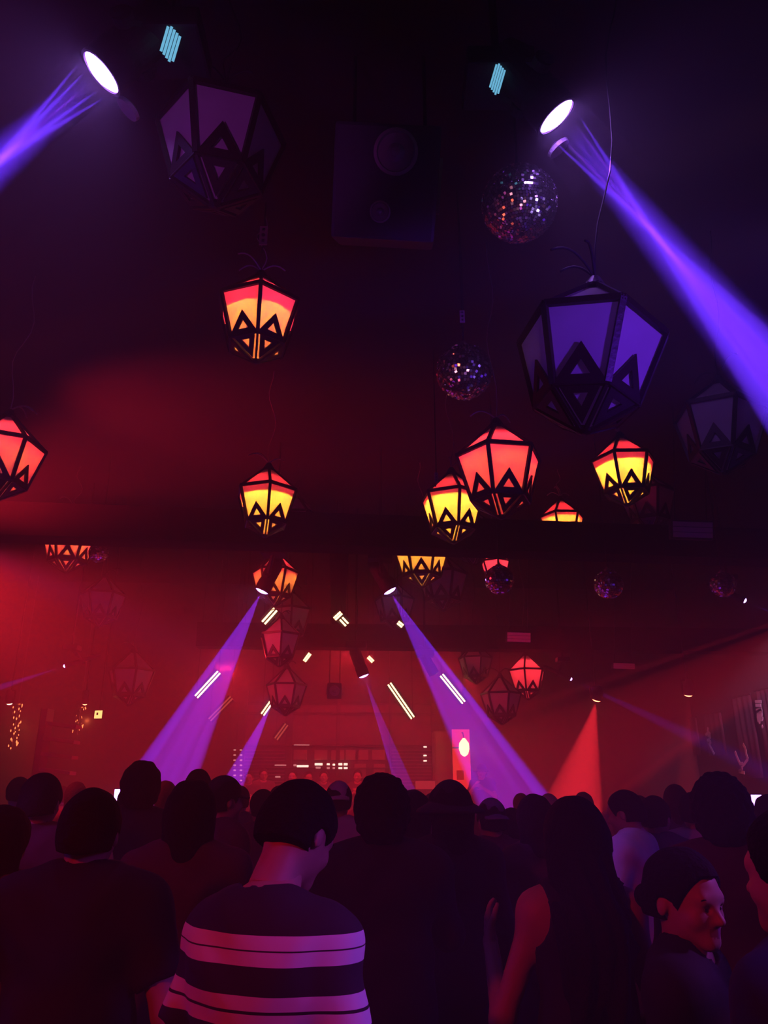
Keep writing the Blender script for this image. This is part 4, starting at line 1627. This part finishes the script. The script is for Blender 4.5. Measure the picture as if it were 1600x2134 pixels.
# ---------------------------------------------------------------- performers on the stage, facing the crowd
d1 = person('performer with glasses at the left end of the stage', 520, 1608, 13.95, face=170, height=None, hair='short', shirt=MAROON, vox=.022, hvox=.011, seed=31,
            floor_z=.42, glasses=True, group='performers on the stage', armL=FWD_L, armR=FWD_R)
d2 = person('performer in a maroon top below the white led strips', 675, 1606, 14.0, face=180, height=None, hair='short', shirt=GREY, vox=.022, hvox=.011, seed=32,
            floor_z=.42, group='performers on the stage', armL=CLAP_L, armR=CLAP_R)
person('performer in a bucket hat clapping beside the red poster', 1003, 1594, 13.5, face=165, height=None, hair='short', shirt=BLACKT, vox=.02, hvox=.010, seed=33, floor_z=.42,
       group='performers on the stage', armL=((-.26, .10, 1.2), (-.08, .30, 1.34)), armR=((.26, .10, 1.2), (.06, .3, 1.38)), hat=('bucket', BLACKT), sleeve='short')
clone(d1, 'performer second from the left on the stage', 550, 1602, 14.5, 185, .42, None, GREY)
clone(d2, 'performer in the left middle of the stage', 610, 1605, 13.95, 172, .42, None, MAROON)
clone(d1, 'performer between the two middle ones on the stage', 643, 1608, 14.5, 190, .42, None, PINKISH)
clone(d2, 'performer right of the white led strips on the stage', 745, 1605, 14.1, 178, .42, None, MAROON)
# ---------------------------------------------------------------- the crowd behind the front rows
shirts = [MAROON, BLACKT, GREY, NAVY, PINKISH]
far = [
    (585, 1640, 6.0, c2, 'short haired dancer just behind the striped man, left of his crown'),
    (640, 1634, 7.2, c3, 'dancer whose head shows right above the bowed striped man'),
    (500, 1640, 6.6, c2, 'dancer below the violet beam foot, right of the brimmed cap'),
    (415, 1606, 5.8, c2, 'dancer left of the violet beam foot'),
    (345, 1632, 7.0, c3, 'dancer right of the flat topped head'),
    (160, 1634, 7.4, c3, 'dancer right of the left edge man with short hair'),
    (42, 1622, 6.4, c2, 'dancer below the left orange sconce'),
    (130, 1640, 9.0, c2, 'distant dancer below the yellow sign'),
    (900, 1655, 6.8, c2, 'dancer between the curly man and the bucket hat'),
    (1065, 1690, 5.0, c3, 'dancer under the right violet beam'),
    (1085, 1655, 8.0, c2, 'distant dancer inside the foot of the right violet beam'),
    (1215, 1655, 7.6, c3, 'distant dancer inside the red cone'),
    (1330, 1660, 7.0, c2, 'distant dancer right of the man in the pale tee'),
    (1405, 1640, 6.4, c3, 'dancer below the mauve cloth panels'),
    (1440, 1655, 4.9, c2, 'dancer left of the tall dark haired figure'),
    (765, 1640, 8.2, c1, 'distant dancer in a cap behind the curly man'),
    (960, 1652, 8.4, c2, 'distant dancer behind the bucket hat'),
    (300, 1650, 9.4, c3, 'distant dancer in the left violet beam'),
    (380, 1652, 9.0, c1, 'distant dancer in a cap left of the second violet beam'),
    (460, 1655, 9.6, c3, 'distant dancer in the second violet beam'),
    (560, 1652, 9.8, c2, 'distant dancer in front of the stage, left part'),
    (830, 1650, 10.2, c3, 'distant dancer in front of the stage, right part'),
    (1180, 1660, 10.4, c2, 'distant dancer left of the red cone edge'),
    (1280, 1655, 10.8, c1, 'distant dancer in a cap right of the red cone edge'),
]
for i, (px, py, t, src, lab) in enumerate(far):
    clone(src, lab, px, py, t, (i * 37) % 50 - 25, 0.0, None, shirts[i % 5])

# ---------------------------------------------------------------- things the crowd holds
def phone(label, px, t, rot, on=(.5, .3, 1), st=6, p=None):
    p = p or at(*px, t=t)
    root = thing('phone', label, 'phone', p, rot)
    one_box('case', M_BLACK, (0, 0, 0), (.075, .009, .155), root, .003)
    one_box('screen', emis('phone_screen_%d' % st, on, st), (0, -.0055, 0), (.068, .002, .145), root)


def phone_in_hand(fig, s, label, st=8):
    """a lit phone in the raised hand s of a figure"""
    root, S_, hd, arms = fig
    e, w = arms[s]
    d = (w - e) / np.linalg.norm(w - e)
    c = Vector((w + d * .15 + V3(-s * .0, .045, 0)) * S_)
    R = Matrix.Rotation(root.rotation_euler.z, 3, 'Z')
    phone(label, None, None, (0, 0, root.rotation_euler.z), (.55, .25, 1), st, p=root.location + R @ c)


k1 = person('dancer added to hold up the phone that makes the left beam foot glow', 272, 1640, 5.9, face=0, height=None, hair='short', shirt=GREY, vox=.02, hvox=.010, seed=41,
            armL=((-.26, .12, 1.34), (-.15, .26, 1.54)))
phone_in_hand(k1, -1, 'added phone, its violet white screen stands in for the glow at the left beam foot', 14)  # bright spot at the beam foot, made as a lit phone
k2 = person('dancer holding a lit phone up near the right edge', 1598, 1662, 5.2, face=0, height=None, hair='medium', shirt=BLACKT, vox=.02, hvox=.010, seed=42,
            armL=((-.26, .12, 1.36), (-.14, .26, 1.57)))
phone_in_hand(k2, -1, 'phone with a glowing pink screen held up near the right edge', 5)
